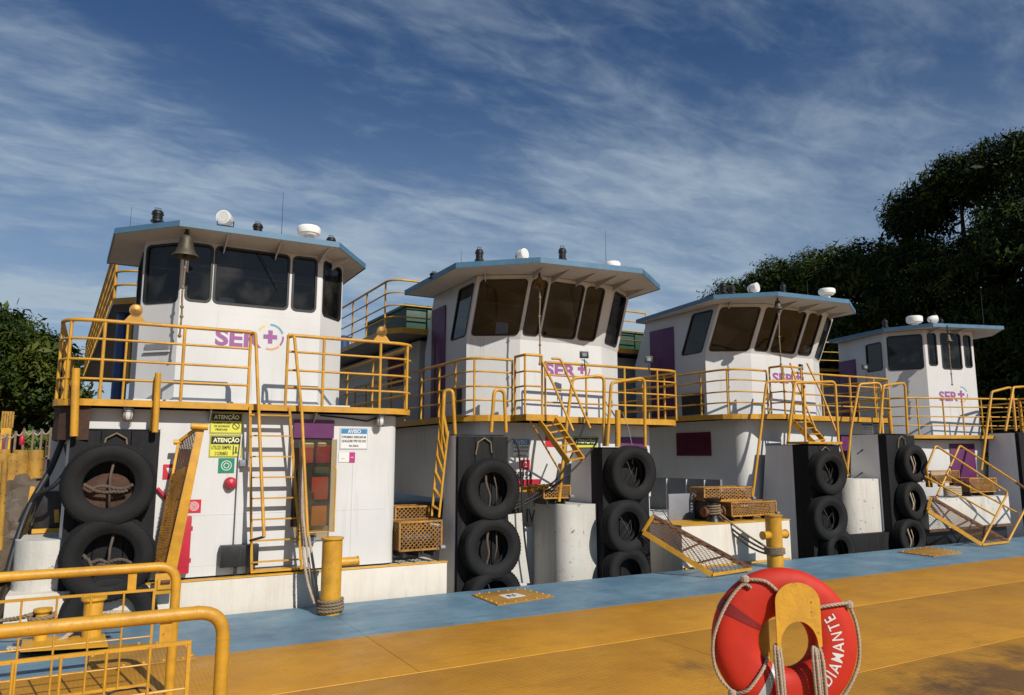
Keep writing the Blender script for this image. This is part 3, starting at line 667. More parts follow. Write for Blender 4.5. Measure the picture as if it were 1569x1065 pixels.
# ================================================================== BOAT 1 (nearest, left)
RH = (0.27, 0.53, 0.81, 1.06)
b1 = thing('pushboat', (2.0, 16.0, -1.2), 'nearest, leftmost white pushboat with one wide wheelhouse window and a big dark bell', 'boat', 'pushboats moored side by side')
m = MB(); m.box(-0.85, 5.05, 11.27, 30, -1.6, 0.44); m.build('hull', CREAM, b1, bevel=0.02)
m = MB(); m.box(0.62, 5.06, 11.20, 11.265, -1.5, 0.455); m.build('bow_plate', CREAM, b1, bevel=0.01)
m = MB(); m.box(0.60, 5.07, 11.19, 11.29, 0.457, 0.475); m.build('deck_edge', YELR, b1)
house(b1, -0.35, 4.30, 11.50, 20, 0.47, 2.79)
# welded plate seams on the house front (raised beads)
for (xa, xb, za, zb) in ((0.7, 4.1, 1.32, 1.32), (3.55, 3.55, 0.5, 2.75), (0.7, 2.9, 0.62, 0.62)):
    m = MB(); m.tube([(xa, 11.4995, za), (xb, 11.4995, zb)], 0.004, 6); m.build('weld_seam', WHITE, b1)
dk = [(-0.56, 24), (-0.56, 11.75)] + [(-0.56+0.5*(1-math.cos(R(a_))), 11.74-0.5*math.sin(R(a_))) for a_ in range(0, 91, 15)] + [(4.05+0.5*math.sin(R(a_)), 11.24+0.5*(1-math.cos(R(a_)))) for a_ in range(0, 91, 15)] + [(4.56, 24)]
platform(b1, dk, 2.90)
railing(b1, [(-0.52, 18.5), (-0.52, 11.28), (1.88, 11.28)], 2.9, RH, (0.0, 0.18, 0.36, 0.54, 0.72, 0.755, 0.80, 0.905, 1.0))
railing(b1, [(2.42, 11.28), (4.52, 11.28), (4.52, 18.5)], 2.9, RH, (0.0, 0.06, 0.16, 0.215, 0.27, 0.46, 0.64, 0.82, 1.0))
# curved skirt under the left end of the walkway
m = MB(); m.prism([(-0.53, 13.2), (-0.53, 11.78), (-0.46, 11.55), (-0.30, 11.36), (-0.10, 11.30), (-0.10, 11.33), (-0.28, 11.40), (-0.43, 11.57), (-0.50, 11.8), (-0.50, 13.2)], 2.36, 2.805); m.build('walkway_skirt', DRUST, b1)
for x in (0.3, 1.4, 2.9, 3.9):
    m = MB(); m.add([(x-.006, 11.5, 2.8), (x-.006, 11.28, 2.8), (x-.006, 11.5, 2.62), (x+.006, 11.5, 2.8), (x+.006, 11.28, 2.8), (x+.006, 11.5, 2.62)], [(0,1,2),(3,5,4),(0,3,4,1),(1,4,5,2),(2,5,3,0)]); m.build('walkway_bracket', WHITE, b1)
base1 = [(0.43, 14.6), (0.45, 12.72), (0.96, 12.2), (3.13, 12.2), (3.64, 12.72), (3.64, 14.6)]
w1 = wheelhouse(b1, base1, 2.9, 4.38, 5.515, (0, 0), {
    0: [(0.25, 0.90, 0.125, 0.90)],
    1: [(0.06, 0.95, 0.10, 0.93)],
    2: [(0.03, 0.205, 0.125, 0.94), (0.217, 0.752, 0.125, 0.94), (0.775, 0.962, 0.125, 0.94)],
    3: [(0.06, 0.92, 0.10, 0.94)], 4: [(0.08, 0.4, 0.13, 0.90)]})
wiper(b1, w1[2][1], 0.55, 0.35, 0, 0.3)
roof(b1, [(-0.07, 14.7), (0.01, 12.6), (0.85, 11.68), (3.26, 11.66), (4.08, 12.8), (4.1, 14.7)], 5.475, 5.54,
     [((1.55, 12.19), (1.55, 11.75)), ((2.35, 12.19), (2.35, 11.75)), ((3.05, 12.19), (3.12, 11.75)), ((3.35, 12.4), (3.6, 12.2)), ((1.0, 12.19), (0.93, 11.8))], 0.08)
m = MB(); m.box(0.42, 3.66, 12.12, 14.65, 2.905, 2.98); m.build('wheelhouse_sill', WHITE, b1)
logo(b1, FRONT(0, 12.2, 0), 1.50, 3.86, 0.70, 0.27)
m = MB(); m.box(0.52, 0.94, 11.99+.0, 12.0, 3.6, 3.61)
fr = Frame((0.45, 12.72, 0), (0.51, -0.52, 0)); pl = plate(fr, 0.16, 0.60, 3.76, 3.85, 0.002, 0.03).build('air_grille', GREY, b1); plate(fr, 0.14, 0.62, 3.72, 3.75, 0.002, 0.04).build('grille_lip', WHITE, b1)
radome(b1, (2.903, 12.300, 6.024), 5.56, 0.23, 0.12)
vent(b1, (0.587, 12.500, 6.013), 5.56, 0.09, 0.2); vent(b1, (2.086, 12.400, 5.998), 5.56, 0.085, 0.18); vent(b1, (3.369, 12.600, 6.006), 5.56, 0.085, 0.18)
searchlight(b1, (1.567, 12.300, 6.052), 5.56, 0.95, -0.5)
for (u_, h_, y_) in ((432, 0.95, 12.4), (304, 0.6, 14.0), (199, 0.6, 13.5)):
    pass
antenna(b1, *(2.453, 12.300, 5.858)[:2], 5.56, 1.0); antenna(b1, *(1.329, 14.000, 6.332)[:2], 5.56, 0.75, False); antenna(b1, *(0.234, 13.600, 5.988)[:2], 5.56, 0.75, False)
# crests with a round lamp on the top rail
for (px_, nm) in ((0.346, 0), (3.889, 1)):
    m = MB(); m.add([(px_-.16, 11.26, 3.95), (px_+.16, 11.26, 3.95), (px_+.07, 11.26, 4.07), (px_-.07, 11.26, 4.07), (px_-.16, 11.30, 3.95), (px_+.16, 11.30, 3.95), (px_+.07, 11.30, 4.07), (px_-.07, 11.30, 4.07)], [(0,1,2,3),(7,6,5,4),(0,4,5,1),(1,5,6,2),(2,6,7,3),(3,7,4,0)])
    o = m.build('lamp_bracket', YEL, b1); m = MB(); m.lathe([(0.085, -0.03), (0.085, 0.03)], 20, (px_, 11.28, 4.14), 'y'); o2 = m.build('rail_lamp', BRASS, o, smooth=True)
    m = MB(); m.lathe([(0.068, -0.036), (0.01, -0.045)], 20, (px_, 11.28, 4.14), 'y'); m.build('lens', BRASS, o2, smooth=True)
# upper aft deck with rails, seen left of the wheelhouse
platform(b1, [(-0.62, 32), (0.08, 15.35), (0.45, 15.0), (3.9, 15.02), (3.9, 32)], 5.05, 0.12, 'upper_deck')
railing(b1, [(-0.58, 31), (0.10, 15.3), (0.9, 15.08)], 5.05, (0.27, 0.53, 0.81, 1.16), (0, .08, .16, .24, .32, .4, .48, .56, .64, .72, .8, .88, .94, 1.0), r=0.026, rt=0.032)
house(b1, 0.9, 3.7, 16.2, 24, 2.9, 4.92, 0.05, name='aft_deckhouse')
m = MB(); m.tube([(0.30, 16.2, 2.9), (0.30, 16.2, 4.93)], 0.13, 16); m.build('support_column', DBLUE, b1, smooth=True)
m = MB(); m.box(0.55, 1.9, 15.9, 17.2, 5.08, 5.75); m.build('deck_locker', GREENP, b1, bevel=0.02)
m = MB(); m.box(0.50, 1.95, 15.85, 17.25, 5.752, 5.80); m.build('locker_lid', LGREEN, b1)
pipe(b1, [(0.30, 12.9, 2.9), (0.30, 12.9, 4.3)], 0.02); pipe(b1, [(0.36, 13.4, 3.3), (0.36, 13.4, 4.5)], 0.02)
# knee with the two yellow posts on top
knee(b1, -0.31, 0.765, 11.34, 11.50, 11.62, 11.9, 2.50)
pipe(b1, [(-0.262, 11.200, 2.402), (-0.306, 11.200, 3.287)], 0.05, name='knee_post'); pipe(b1, [(0.684, 11.200, 2.467), (0.673, 11.200, 3.280)], 0.042, name='knee_post')
pipe(b1, [(0.640, 11.300, 2.487), (0.638, 11.300, 3.161), (0.658, 11.210, 3.262)], 0.02, name='knee_post')
m = MB(); m.hexa([(-0.537, 12.600, 1.578), (-0.308, 12.600, 1.618), (-0.315, 12.900, 1.605), (-0.550, 12.900, 1.564), (-0.587, 12.600, 2.429), (-0.357, 12.600, 2.489), (-0.365, 12.900, 2.497), (-0.601, 12.900, 2.436)]); m.build('side_plate', WHITE, b1)
# ladder from the bow deck to the gate in the rail
tread_ladder(b1, (2.07, 11.34, 0.46), (1.91, 11.22, 2.86), (2.78, 11.34, 0.46), (2.47, 11.22, 2.86), 8)
MB().box(2.04, 2.84, 11.26, 11.46, 0.50, 0.53).build('ladder_step', YEL, b1)
pipe(b1, [(1.87, 11.28, 3.93), (1.93, 11.20, 3.95), (2.016, 11.120, 2.766), (2.100, 10.750, 1.049)], 0.024, rad=0.06)
pipe(b1, [(2.43, 11.28, 3.93), (2.49, 11.20, 3.95), (2.632, 11.120, 2.784), (2.698, 10.750, 1.018)], 0.024, rad=0.06)
pipe(b1, [(2.100, 10.750, 1.049), (2.02, 11.30, 0.95)], 0.018, mat=RUST)
# doorway with sliding clear sheet, purple door leaf above, orange vests hanging inside
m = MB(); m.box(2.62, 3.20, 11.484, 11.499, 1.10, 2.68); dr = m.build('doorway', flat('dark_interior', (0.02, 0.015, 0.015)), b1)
m = MB(); m.box(2.60, 3.22, 11.455, 11.483, 2.42, 2.70); m.build('door_header', PURP, b1)
m = MB(); m.box(2.66, 3.23, 11.30, 11.312, 1.02, 2.40); m.build('clear_sheet', PLEXI, b1)
m = MB(); m.tube([(2.66, 11.306, 1.02), (3.23, 11.306, 1.02), (3.23, 11.306, 1.95), (3.20, 11.306, 2.0)], 0.012, 6); m.build('sheet_frame', YELR, b1)
for k, (xx, zz, w_, h_, mt) in enumerate(((2.80, 2.16, .20, .24, ORANGE), (3.05, 2.18, .22, .28, REDP), (3.02, 1.66, .26, .34, ORANGE), (3.02, 1.25, .24, .30, YELR), (2.74, 1.60, .12, .7, BLACK), (2.83, 2.3, .16, .1, P_WHT), (3.03, 2.32, .14, .07, P_WHT), (2.80, 1.22, .14, .13, P_WHT), (2.86, 1.52, .2, .2, DGREY), (3.04, 1.93, .24, .10, LGREEN))):
    m = MB(); m.box(xx-w_/2, xx+w_/2, 11.40+0.006*(k % 3), 11.48, zz-h_/2, zz+h_/2); m.build('stowed_vest' if mt in (ORANGE, REDP, YELR) else 'gear_and_reflection', mt, dr, bevel=0.025)  # white blocks stand in for reflections on the sheet, the rest is gear
m = MB(); m.box(2.72, 2.99, 11.40, 11.498, 0.86, 1.0); o = m.build('meter_box', GREY, b1, bevel=0.01); m = MB(); m.box(2.76, 2.95, 11.39, 11.399, 0.885, 0.975); m.build('meter_window', DGREY, o)
bulkhead_light(b1, *(3.939, 11.360, 2.833)[:2], 2.80, 1.1); bulkhead_light(b1, *(0.347, 11.360, 2.732)[:2], 2.80, 1.1)
m = MB(); m.tube([(3.0, 11.47, 2.77), (3.4, 11.47, 2.74), (3.75, 11.47, 2.70), (3.98, 11.42, 2.78)], 0.014, 6); m.build('lamp_cable', CABLE, b1)
# red cabinet, alarm bell dome, black junction box on legs
cab = MB().box(*sorted((0.920, 1.230)), 11.30, 11.498, 0.55, 1.32).build('hose_cabinet', REDP, b1, bevel=0.012)
for z in (0.72, 1.15): MB().box(1.210, 1.240+.01, 11.32, 11.36, z-.03, z+.03).build('hinge', REDP, cab)
m = MB(); m.lathe([(0.09, 0.0), (0.09, -0.05), (0.06, -0.11), (0.01, -0.13)], 20, (1.733, 11.498, 1.756), 'y'); m.build('alarm_gong', REDP, b1, smooth=True)
jx0, jx1 = 1.634, 2.151
jb = MB().box(jx0, jx1, 11.33, 11.47, 0.591, 0.891).build('control_box', BLACK, b1, bevel=0.008)
for t in (0.42, 0.75): MB().box(jx0+(jx1-jx0)*t-.02, jx0+(jx1-jx0)*t+.02, 11.36, 11.42, 0.475, 0.591-.001).build('leg', BLACK, jb)
MB().box((jx0+jx1)/2, (jx0+jx1)/2+.006, 11.322, 11.329, 0.619, 0.873).build('door_edge', DGREY, jb)
pipe(b1, [(1.850, 11.440, 2.463), (1.831, 11.440, 2.131), (1.831, 11.440, 0.899)], 0.012, mat=WHITE, name='conduit'); 
m = MB(); m.box(1.831, 1.931, 11.38, 11.49, 2.000, 2.094); m.build('siren', GREY, b1, bevel=0.01)
m = MB(); m.box(0.904-.015, 0.904+.015, 11.47, 11.499, 1.4, 2.3)
pipe(b1, [(0.774, 11.470, 1.703), (0.915, 11.470, 1.548)], 0.03, mat=REDP, name='fire_main')
bell(0.965, 11.82, 5.470-.02, 1.15, 5.124-3.652-.3, BRONZE, 'large dark bronze bell hanging from the roof edge of the leftmost boat', 5.47)

# ================================================================== BOAT 2
b2 = thing('pushboat', (8.4, 17.0, -1.2), 'second white pushboat from the left, raked windows, name letters on its rounded bow', 'boat', 'pushboats moored side by side')
m = MB(); m.box(5.35, 9.9, 12.6, 31, -1.6, 0.80); m.build('hull', WHITE, b2, bevel=0.02)
def rounded_bow(b, x0, x1, y0, y1, z0, z1, r, mat):
    poly = [(x1, y0)] + [(x1, y1), (x0, y1)]
    for k in range(11): t = R(180+90*k/10); poly.append((x0+r+r*math.cos(t), y0+r+r*math.sin(t)))
    m = MB(); m.prism(poly, z0, z1); return m.build('rounded_bow', mat, b, smooth=True, angle=30)
rounded_bow(b2, 7.50, 8.26, 11.55, 13.6, -1.5, 1.26, 0.3, CHIP)
house(b2, 6.30, 10.68, 12.75, 22, 1.28, 2.80, 0.2)
house(b2, 9.20, 10.66, 12.77, 14.0, -0.6, 1.27, 0.2, name='lower_wall')
lettering('AV IV', Frame((7.50, 13.55, 0), (0, -1, 0)), 0.05, 1.05, 0.86, 1.12, 0.003, DGREY, b2, name='boat_name')
dk2 = [(5.98, 24), (5.98, 13.4)] + [(6.9-0.92*math.cos(R(a_)), 13.3-0.98*math.sin(R(a_))) for a_ in range(0, 91, 15)] + [(6.92, 11.85), (7.62, 11.85), (7.64, 12.3), (10.5, 12.2)] + [(10.6+0.62*math.sin(R(a_)), 12.2+0.7*(1-math.cos(R(a_)))) for a_ in range(0, 91, 15)] + [(11.24, 24)]
platform(b2, dk2, 2.92, 0.12)
railing(b2, [(6.02, 19.5), (6.02, 12.34), (6.90, 12.34)], 2.92, RH, (0, .12, .24, .36, .48, .6, .72, .82, .90, 1.0), rad=0.95)
railing(b2, [(6.94, 12.3), (6.94, 11.9), (7.3, 11.9)], 2.92, (0.27, 0.53, 0.81, 1.12), (0, 0.5, 1.0), rad=0.03)
railing(b2, [(7.62, 12.3), (11.19, 12.22), (11.19, 18.5)], 2.92, RH, (0, .1, .2, .29, .36, .42, .5, .62, .74, .87, 1.0), rad=0.6)
base2 = [(6.55, 15.9), (6.52, 13.6), (7.45, 13.0), (9.50, 13.0), (10.39, 13.6), (10.39, 15.9)]
w2 = wheelhouse(b2, base2, 2.92, 4.52, 5.775, (0, -0.5), {
    0: [(0.63, 0.96, 0.065, 0.91)],
    1: [(0.07, 0.95, 0.065, 0.935)],
    2: [(0.015, 0.20, 0.075, 0.94), (0.235, 0.645, 0.075, 0.94), (0.675, 0.90, 0.075, 0.94)],
    3: [(0.12, 0.85, 0.075, 0.94)], 4: [(0.08, 0.4, 0.1, 0.9)]})
wiper(b2, w2[2][1], 0.6, 0.4, 0, 0.35)
roof(b2, [(5.88, 15.55), (5.87, 12.75), (7.10, 11.60), (9.33, 11.33), (10.6, 12.28), (10.7, 15.55)], 5.785, 5.87,
     [((6.65, 13.0), (6.5, 12.75)), ((7.9, 12.48), (7.9, 11.8)), ((8.5, 12.48), (8.5, 11.75)), ((9.0, 12.48), (9.0, 11.7)), ((9.45, 12.48), (9.45, 11.8)), ((7.45, 12.48), (7.35, 11.9)), ((10.1, 12.85), (10.3, 12.4))])
# purple side door with its grab bar
fr = Frame((6.55, 15.9, 0), (-0.013, -1, 0)); dr = plate(fr, 0.46, 1.22, 3.0, 5.45, 0.003, 0.03).build('purple_door', PURP, b2, bevel=0.01)
pipe(b2, [(6.42, 15.0, 3.4), (6.42, 15.0, 4.75)], 0.018, mat=RUST)
plate(Frame((6.52, 13.6, 0), (0, -1, 0)), -0.6, -0.2, 3.0, 3.55, 0.003, 0.03).build('side_hatch', BLACK, b2, bevel=0.01)
logo(b2, FRONT(0, 13.0, 0), 8.05, 3.80, 0.78, 0.27)
radome(b2, (9.400, 12.400, 6.270), 5.88, 0.20, 0.10); vent(b2, (6.303, 12.600, 6.204), 5.88, 0.085, 0.24); vent(b2, (8.117, 12.400, 6.436), 5.88, 0.085, 0.26); searchlight(b2, (7.078, 12.300, 6.197), 5.88, 0.9, 0.3)
vent(b2, (5.948, 14.000, 5.982), 5.88, 0.1, 0.14); vent(b2, (9.732, 12.400, 6.212), 5.88, 0.06, 0.1)
antenna(b2, *(9.523, 12.800, 6.321)[:2], 6.0, 1.1); antenna(b2, *(6.379, 13.600, 6.114)[:2], 6.0, 0.4, False)
bell(7.408, 12.15, 5.647, 0.72, 1.5, BRASS, 'small brass bell on a long rope, under the second boat\'s roof edge', 5.785)
# upper aft deck
platform(b2, [(5.72, 26), (5.72, 16.3), (6.0, 15.95), (10.9, 15.95), (10.9, 26)], 5.10, 0.13, 'upper_deck')
railing(b2, [(5.76, 25), (5.76, 16.1), (6.9, 16.1)], 5.10, (0.28, 0.56, 0.86, 1.16), (0, .12, .24, .36, .48, .6, .72, .86, 1.0), rad=0.4)
house(b2, 6.75, 10.6, 16.8, 24, 2.92, 4.96, 0.05, name='aft_deckhouse')
louvre(b2, Frame((6.75, 20, 0), (0, -1, 0)), 1.1, 2.2, 3.9, 4.75, MAROON); 
m = MB(); m.box(6.3, 8.3, 16.5, 19.5, 5.12, 5.72); lk = m.build('deck_locker', GREENP, b2, bevel=0.02); MB().box(6.25, 8.35, 16.45, 19.55, 5.722, 5.78).build('locker_lid', LGREEN, lk)
m = MB(); m.lathe([(0.16, 5.1), (0.16, 5.45), (0.22, 5.46), (0.22, 5.5), (0.01, 5.56)], 20, (5.95, 20.5, 0)); m.build('deck_vent', DBLUE, b2, smooth=True, angle=40)
m = MB(); m.box(5.98, 6.6, 12.9, 13.3, 3.0, 3.4)
# stair from the landing down to the bow
def stair(b, L0, L1, R0, R1, n, hL, hR):
    m = MB(); m.bar(L0, L1, 0.03, 0.11); m.bar(R0, R1, 0.03, 0.11); o = m.build('stair', YEL, b)
    L0, L1, R0, R1 = map(Vector, (L0, L1, R0, R1))
    for k in range(n):
        t = (k+0.7)/n; m = MB(); m.bar(L0.lerp(L1, t), R0.lerp(R1, t), 0.18, 0.02); m.build('tread', YEL, o)
    for h in (hL, hR): pipe(o, h, 0.023, rad=0.08)
    return o
stair(b2, (7.207, 11.850, 2.779), (7.291, 11.000, 2.036), (7.555, 11.850, 2.836), (7.598, 11.000, 2.081), 6, [(7.303, 11.900, 3.935), (7.373, 11.600, 3.452), (7.497, 11.150, 2.593)], [(7.511, 11.880, 3.997), (7.686, 11.850, 4.004), (7.751, 10.980, 2.639)])
pipe(b2, [(7.0, 11.9, 2.85), (8.142, 12.500, 1.739)], 0.018)
# knee tops, handrails
for (xx0, xx1, uu) in ((5.30, 6.26, 0),): knee(b2, xx0, xx1, 11.34, 11.44, 11.72, 12.3, 2.50)
knee(b2, 8.27, 9.37, 11.34, 11.72, 12.35, 12.75, 2.30)
pipe(b2, [(5.157, 11.700, 2.128), (5.189, 11.700, 3.268), (5.304, 11.600, 3.277), (5.364, 11.600, 2.482)], 0.032)
pipe(b2, [(6.058, 11.600, 2.560), (6.120, 11.600, 3.324), (6.319, 11.600, 3.309), (6.360, 11.600, 2.564)], 0.032)
tread_ladder(b2, (5.015, 11.750, 1.149), (5.176, 11.750, 3.135), (5.090, 11.620, 1.134), (5.237, 11.620, 2.570), 7)
pipe(b2, [(7.562, 11.750, 1.312), (7.770, 11.750, 2.861), (7.900, 11.750, 3.627), (8.532, 11.600, 3.697), (8.502, 11.600, 2.336)], 0.032)
pipe(b2, [(8.505, 11.500, 2.335), (8.627, 11.500, 3.552), (9.453, 11.500, 3.696), (9.424, 11.500, 2.328)], 0.032)
pipe(b2, [(8.829, 11.600, 2.325), (8.847, 11.600, 3.034)], 0.055, name='knee_post')
floodlight(b2, *(8.495, 12.200, 4.176), -0.3, 3.9); floodlight(b2, *(10.165, 12.200, 4.189), -0.3, 3.9)
# front wall of the lower house: box, meter, door
plate(FRONT(0, 12.75, 0), 9.768, 10.477, 1.0, 2.55, 0.003, 0.03).build('purple_door', PURP, b2, bevel=0.01)
m = MB(); m.box(6.6, 7.684, 12.3, 12.62, 1.476, 1.563); m.build('yellow_shelf', YEL, b2)
plate(FRONT(0, 12.75, 0), 6.75, 7.762, 1.565, 1.692, 0.003, 0.02).build('red_stripe', REDP, b2)
lettering('T0954', FRONT(0, 12.75, 0), 7.137, 7.566, 1.706, 1.845, 0.004, DGREY, b2, name='number')
m = MB(); m.hexa([(6.411, 11.500, -0.020), (6.790, 11.500, -0.051), (6.849, 11.600, -0.070), (6.467, 11.600, -0.039), (6.346, 11.500, 1.138), (6.648, 11.500, 1.160), (6.706, 11.600, 1.151), (6.401, 11.600, 1.129)]); m.build('bow_strake', CHIP, b2)

# ================================================================== BOAT 3
b3 = thing('pushboat', (15.6, 18.0, -1.2), 'third white pushboat from the left, whose stair drops onto a knee with a yellow landing', 'boat', 'pushboats moored side by side')
m = MB(); m.box(10.9, 18.6, 13.4, 32, -1.6, 0.80); m.build('hull', WHITE, b3, bevel=0.02)
m = MB(); m.box(9.98, 13.0, 11.15, 12.3, -1.5, 0.80); m.build('bow_pontoon', CREAM, b3, bevel=0.015)
m = MB(); m.box(9.97, 13.01, 11.14, 12.31, 0.802, 0.82); m.build('deck_edge', YELR, b3)
m = MB(); m.box(10.0, 12.9, 11.098, 11.148, -0.02, 0.03); m.build('rubbing_strip', YELR, b3)
rounded_bow(b3, 15.70, 16.9, 11.6, 13.3, -0.2, 1.60, 0.3, CHIP)
MB().box(15.0, 17.2, 11.32, 11.7, -1.5, 0.33).build('bow_fender_beam', RUST, b3, bevel=0.02) if False else None
m = MB(); m.box(15.2, 17.0, 11.42, 11.598, -1.5, 0.34); m.build('bow_fender_beam', TIMB, b3, bevel=0.02)
house(b3, 13.56, 18.5, 12.85, 24, 0.82, 3.03, 0.35)
dk3 = [(12.95, 25), (12.95, 13.6)] + [(13.75-0.8*math.cos(R(a_)), 13.5-0.95*math.sin(R(a_))) for a_ in range(0, 91, 15)] + [(14.2, 12.2), (14.9, 12.15), (14.95, 12.45), (18.2, 12.3)] + [(18.3+0.62*math.sin(R(a_)), 12.3+0.7*(1-math.cos(R(a_)))) for a_ in range(0, 91, 15)] + [(18.94, 25)]
platform(b3, dk3, 3.14, 0.12)
railing(b3, [(13.0, 20), (13.0, 12.6), (14.15, 12.6)], 3.14, RH, (0, .13, .26, .39, .52, .65, .76, .86, 1.0), rad=0.9)
railing(b3, [(14.2, 12.55), (14.2, 12.2), (14.9, 12.2)], 3.14, (0.27, 0.53, 0.81, 1.14), (0, 0.4, 1.0), rad=0.03)
railing(b3, [(14.95, 12.5), (18.9, 12.35), (18.9, 19)], 3.14, RH, (0, .1, .2, .29, .36, .42, .5, .62, .74, .87, 1.0), rad=0.6)
base3 = [(13.48, 16.8), (13.42, 13.9), (14.40, 13.3), (16.75, 13.3), (17.75, 13.9), (17.75, 16.8)]
w3 = wheelhouse(b3, base3, 3.14, 4.74, 5.925, (0, -0.55), {
    0: [(0.68, 0.95, 0.035, 0.92)],
    1: [(0.06, 0.94, 0.045, 0.935)],
    2: [(0.035, 0.24, 0.065, 0.94), (0.28, 0.67, 0.065, 0.94), (0.72, 0.93, 0.065, 0.94)],
    3: [(0.12, 0.85, 0.065, 0.94)], 4: [(0.08, 0.4, 0.1, 0.84)]})
roof(b3, [(13.30, 16.5), (12.85, 12.95), (13.93, 11.93), (16.2, 11.69), (17.58, 12.51), (17.7, 16.5)], 5.935, 6.015,
     [((13.6, 13.2), (13.45, 12.95)), ((14.9, 12.73), (14.85, 12.1)), ((15.6, 12.73), (15.6, 12.05)), ((16.3, 12.73), (16.3, 12.05)), ((17.0, 12.9), (17.2, 12.5))])
fr = Frame((13.48, 16.8, 0), (-0.02, -1, 0)); plate(fr, 0.72, 1.72, 3.2, 5.62, 0.003, 0.03).build('purple_door', PURP, b3, bevel=0.01)
pipe(b3, [(13.35, 15.75, 3.5), (13.35, 15.75, 4.85)], 0.018, mat=RUST)
plate(Frame((13.42, 13.9, 0), (0, -1, 0)), -0.9, -0.1, 3.2, 3.75, 0.003, 0.03).build('side_hatch', BLACK, b3, bevel=0.01)
logo(b3, FRONT(0, 13.3, 0), 15.15, 4.02, 0.82, 0.27)
radome(b3, (16.705, 12.700, 6.559), 6.02, 0.25, 0.12); vent(b3, (13.231, 13.000, 6.412), 6.02, 0.10, 0.26); vent(b3, (13.746, 13.200, 6.413), 6.02, 0.09, 0.2); searchlight(b3, (14.054, 12.800, 6.416), 6.02, 1.0, 0.2); vent(b3, (15.618, 13.200, 6.697), 6.02, 0.08, 0.24)
MB().box(15.337, 15.714, 13.5, 13.7, 6.16, 6.27).build('roof_box', BLUE, b3, bevel=0.02)
antenna(b3, *(16.828, 13.400, 6.639)[:2], 6.15, 0.8)
bell(14.152, 12.15, 5.873, 0.75, 1.75, BRONZE, 'small dark bell with a thin rope, under the third boat\'s roof edge', 5.935)
platform(b3, [(12.6, 27), (12.6, 17.3), (12.9, 17.0), (18.3, 17.0), (18.3, 27)], 5.25, 0.13, 'upper_deck')
railing(b3, [(12.65, 26), (12.65, 17.15), (14.2, 17.15)], 5.25, (0.28, 0.56, 0.86, 1.16), (0, .12, .24, .36, .48, .6, .72, .86, 1.0), rad=0.4)
house(b3, 13.55, 18.0, 17.8, 25, 3.14, 5.10, 0.05, name='aft_deckhouse')
louvre(b3, Frame((13.55, 20.8, 0), (0, -1, 0)), 0.2, 1.8, 3.6, 4.6, MAROON)
lk = MB().box(13.0, 15.0, 17.6, 20.0, 5.27, 5.85).build('deck_locker', GREENP, b3, bevel=0.02); MB().box(12.95, 15.05, 17.55, 20.05, 5.852, 5.9).build('locker_lid', LGREEN, lk)
m = MB(); m.box(13.3, 13.75, 17.9, 18.3, 5.9, 6.5); m.build('exhaust_box', GREY, b3, bevel=0.02)
louvre(b3, Frame((13.56, 17, 0), (0, -1, 0)), (11.942, 13.560, 2.426)[0]*0+1.78, 3.05, 2.15, 2.75, MAROON, 9)
# side bulwark and steel door plates
m = MB(); m.box(12.30, 12.36, 12.42, 15.5, 0.82, 1.62); bw = m.build('bulwark', GREY, b3)
for y in (12.9, 13.5, 14.2): MB().box(12.26, 12.30, y-.015, y+.015, 0.82, 1.6).build('stanchion', WHITE, bw)
m = MB(); m.box(10.505, 11.339, 12.1, 12.16, 0.82, 1.36); m.build('bow_locker', GREY, b3, bevel=0.01)
knee(b3, 13.95, 15.02, 11.34, 11.78, 12.55, 13.0, 2.40); knee(b3, 16.76, 17.9, 11.34, 11.56, 12.3, 12.6, 2.68)
# landing on top of the knee, stair to the walkway, tall handrails
MB().box(13.9, 15.05, 11.28, 11.9, 2.42, 2.47).build('knee_landing', YEL, b3)
stair(b3, (14.383, 12.200, 3.044), (14.584, 11.700, 2.451), (14.932, 12.200, 3.058), (14.951, 11.700, 2.485), 4, [(14.592, 12.250, 4.381), (14.524, 12.000, 3.816), (14.573, 11.600, 2.720)], [(15.141, 12.200, 4.409), (15.261, 11.900, 3.588), (15.209, 11.500, 2.575)])
pipe(b3, [(13.040, 12.200, 1.171), (13.417, 12.200, 2.719), (13.693, 12.200, 3.886), (14.494, 11.800, 3.906), (14.194, 11.600, 2.446)], 0.032)
pipe(b3, [(13.729, 11.700, 2.473), (14.055, 11.700, 3.830), (15.221, 11.500, 3.900), (15.068, 11.400, 2.481)], 0.032)
pipe(b3, [(16.093, 12.000, 1.644), (16.354, 12.000, 2.760), (16.808, 12.000, 3.955), (17.388, 11.800, 3.998), (17.024, 11.600, 2.695)], 0.032)
pipe(b3, [(16.750, 11.500, 2.689), (17.042, 11.500, 3.891), (17.850, 11.450, 3.991), (17.795, 11.450, 2.702)], 0.032)
pipe(b3, [(15.356, 11.600, 2.487), (16.169, 12.000, 1.675)], 0.024)
pipe(b3, [(17.212, 11.500, 2.695), (17.199, 11.500, 3.245)], 0.05, name='knee_post')
floodlight(b3, *(15.188, 12.400, 4.336), 0.3, 4.0); floodlight(b3, *(17.686, 12.400, 4.482), -0.2, 4.0)
plate(FRONT(0, 12.85, 0), 17.049, 17.844, 0.95, 2.7, 0.003, 0.03).build('purple_door', PURP, b3, bevel=0.01)

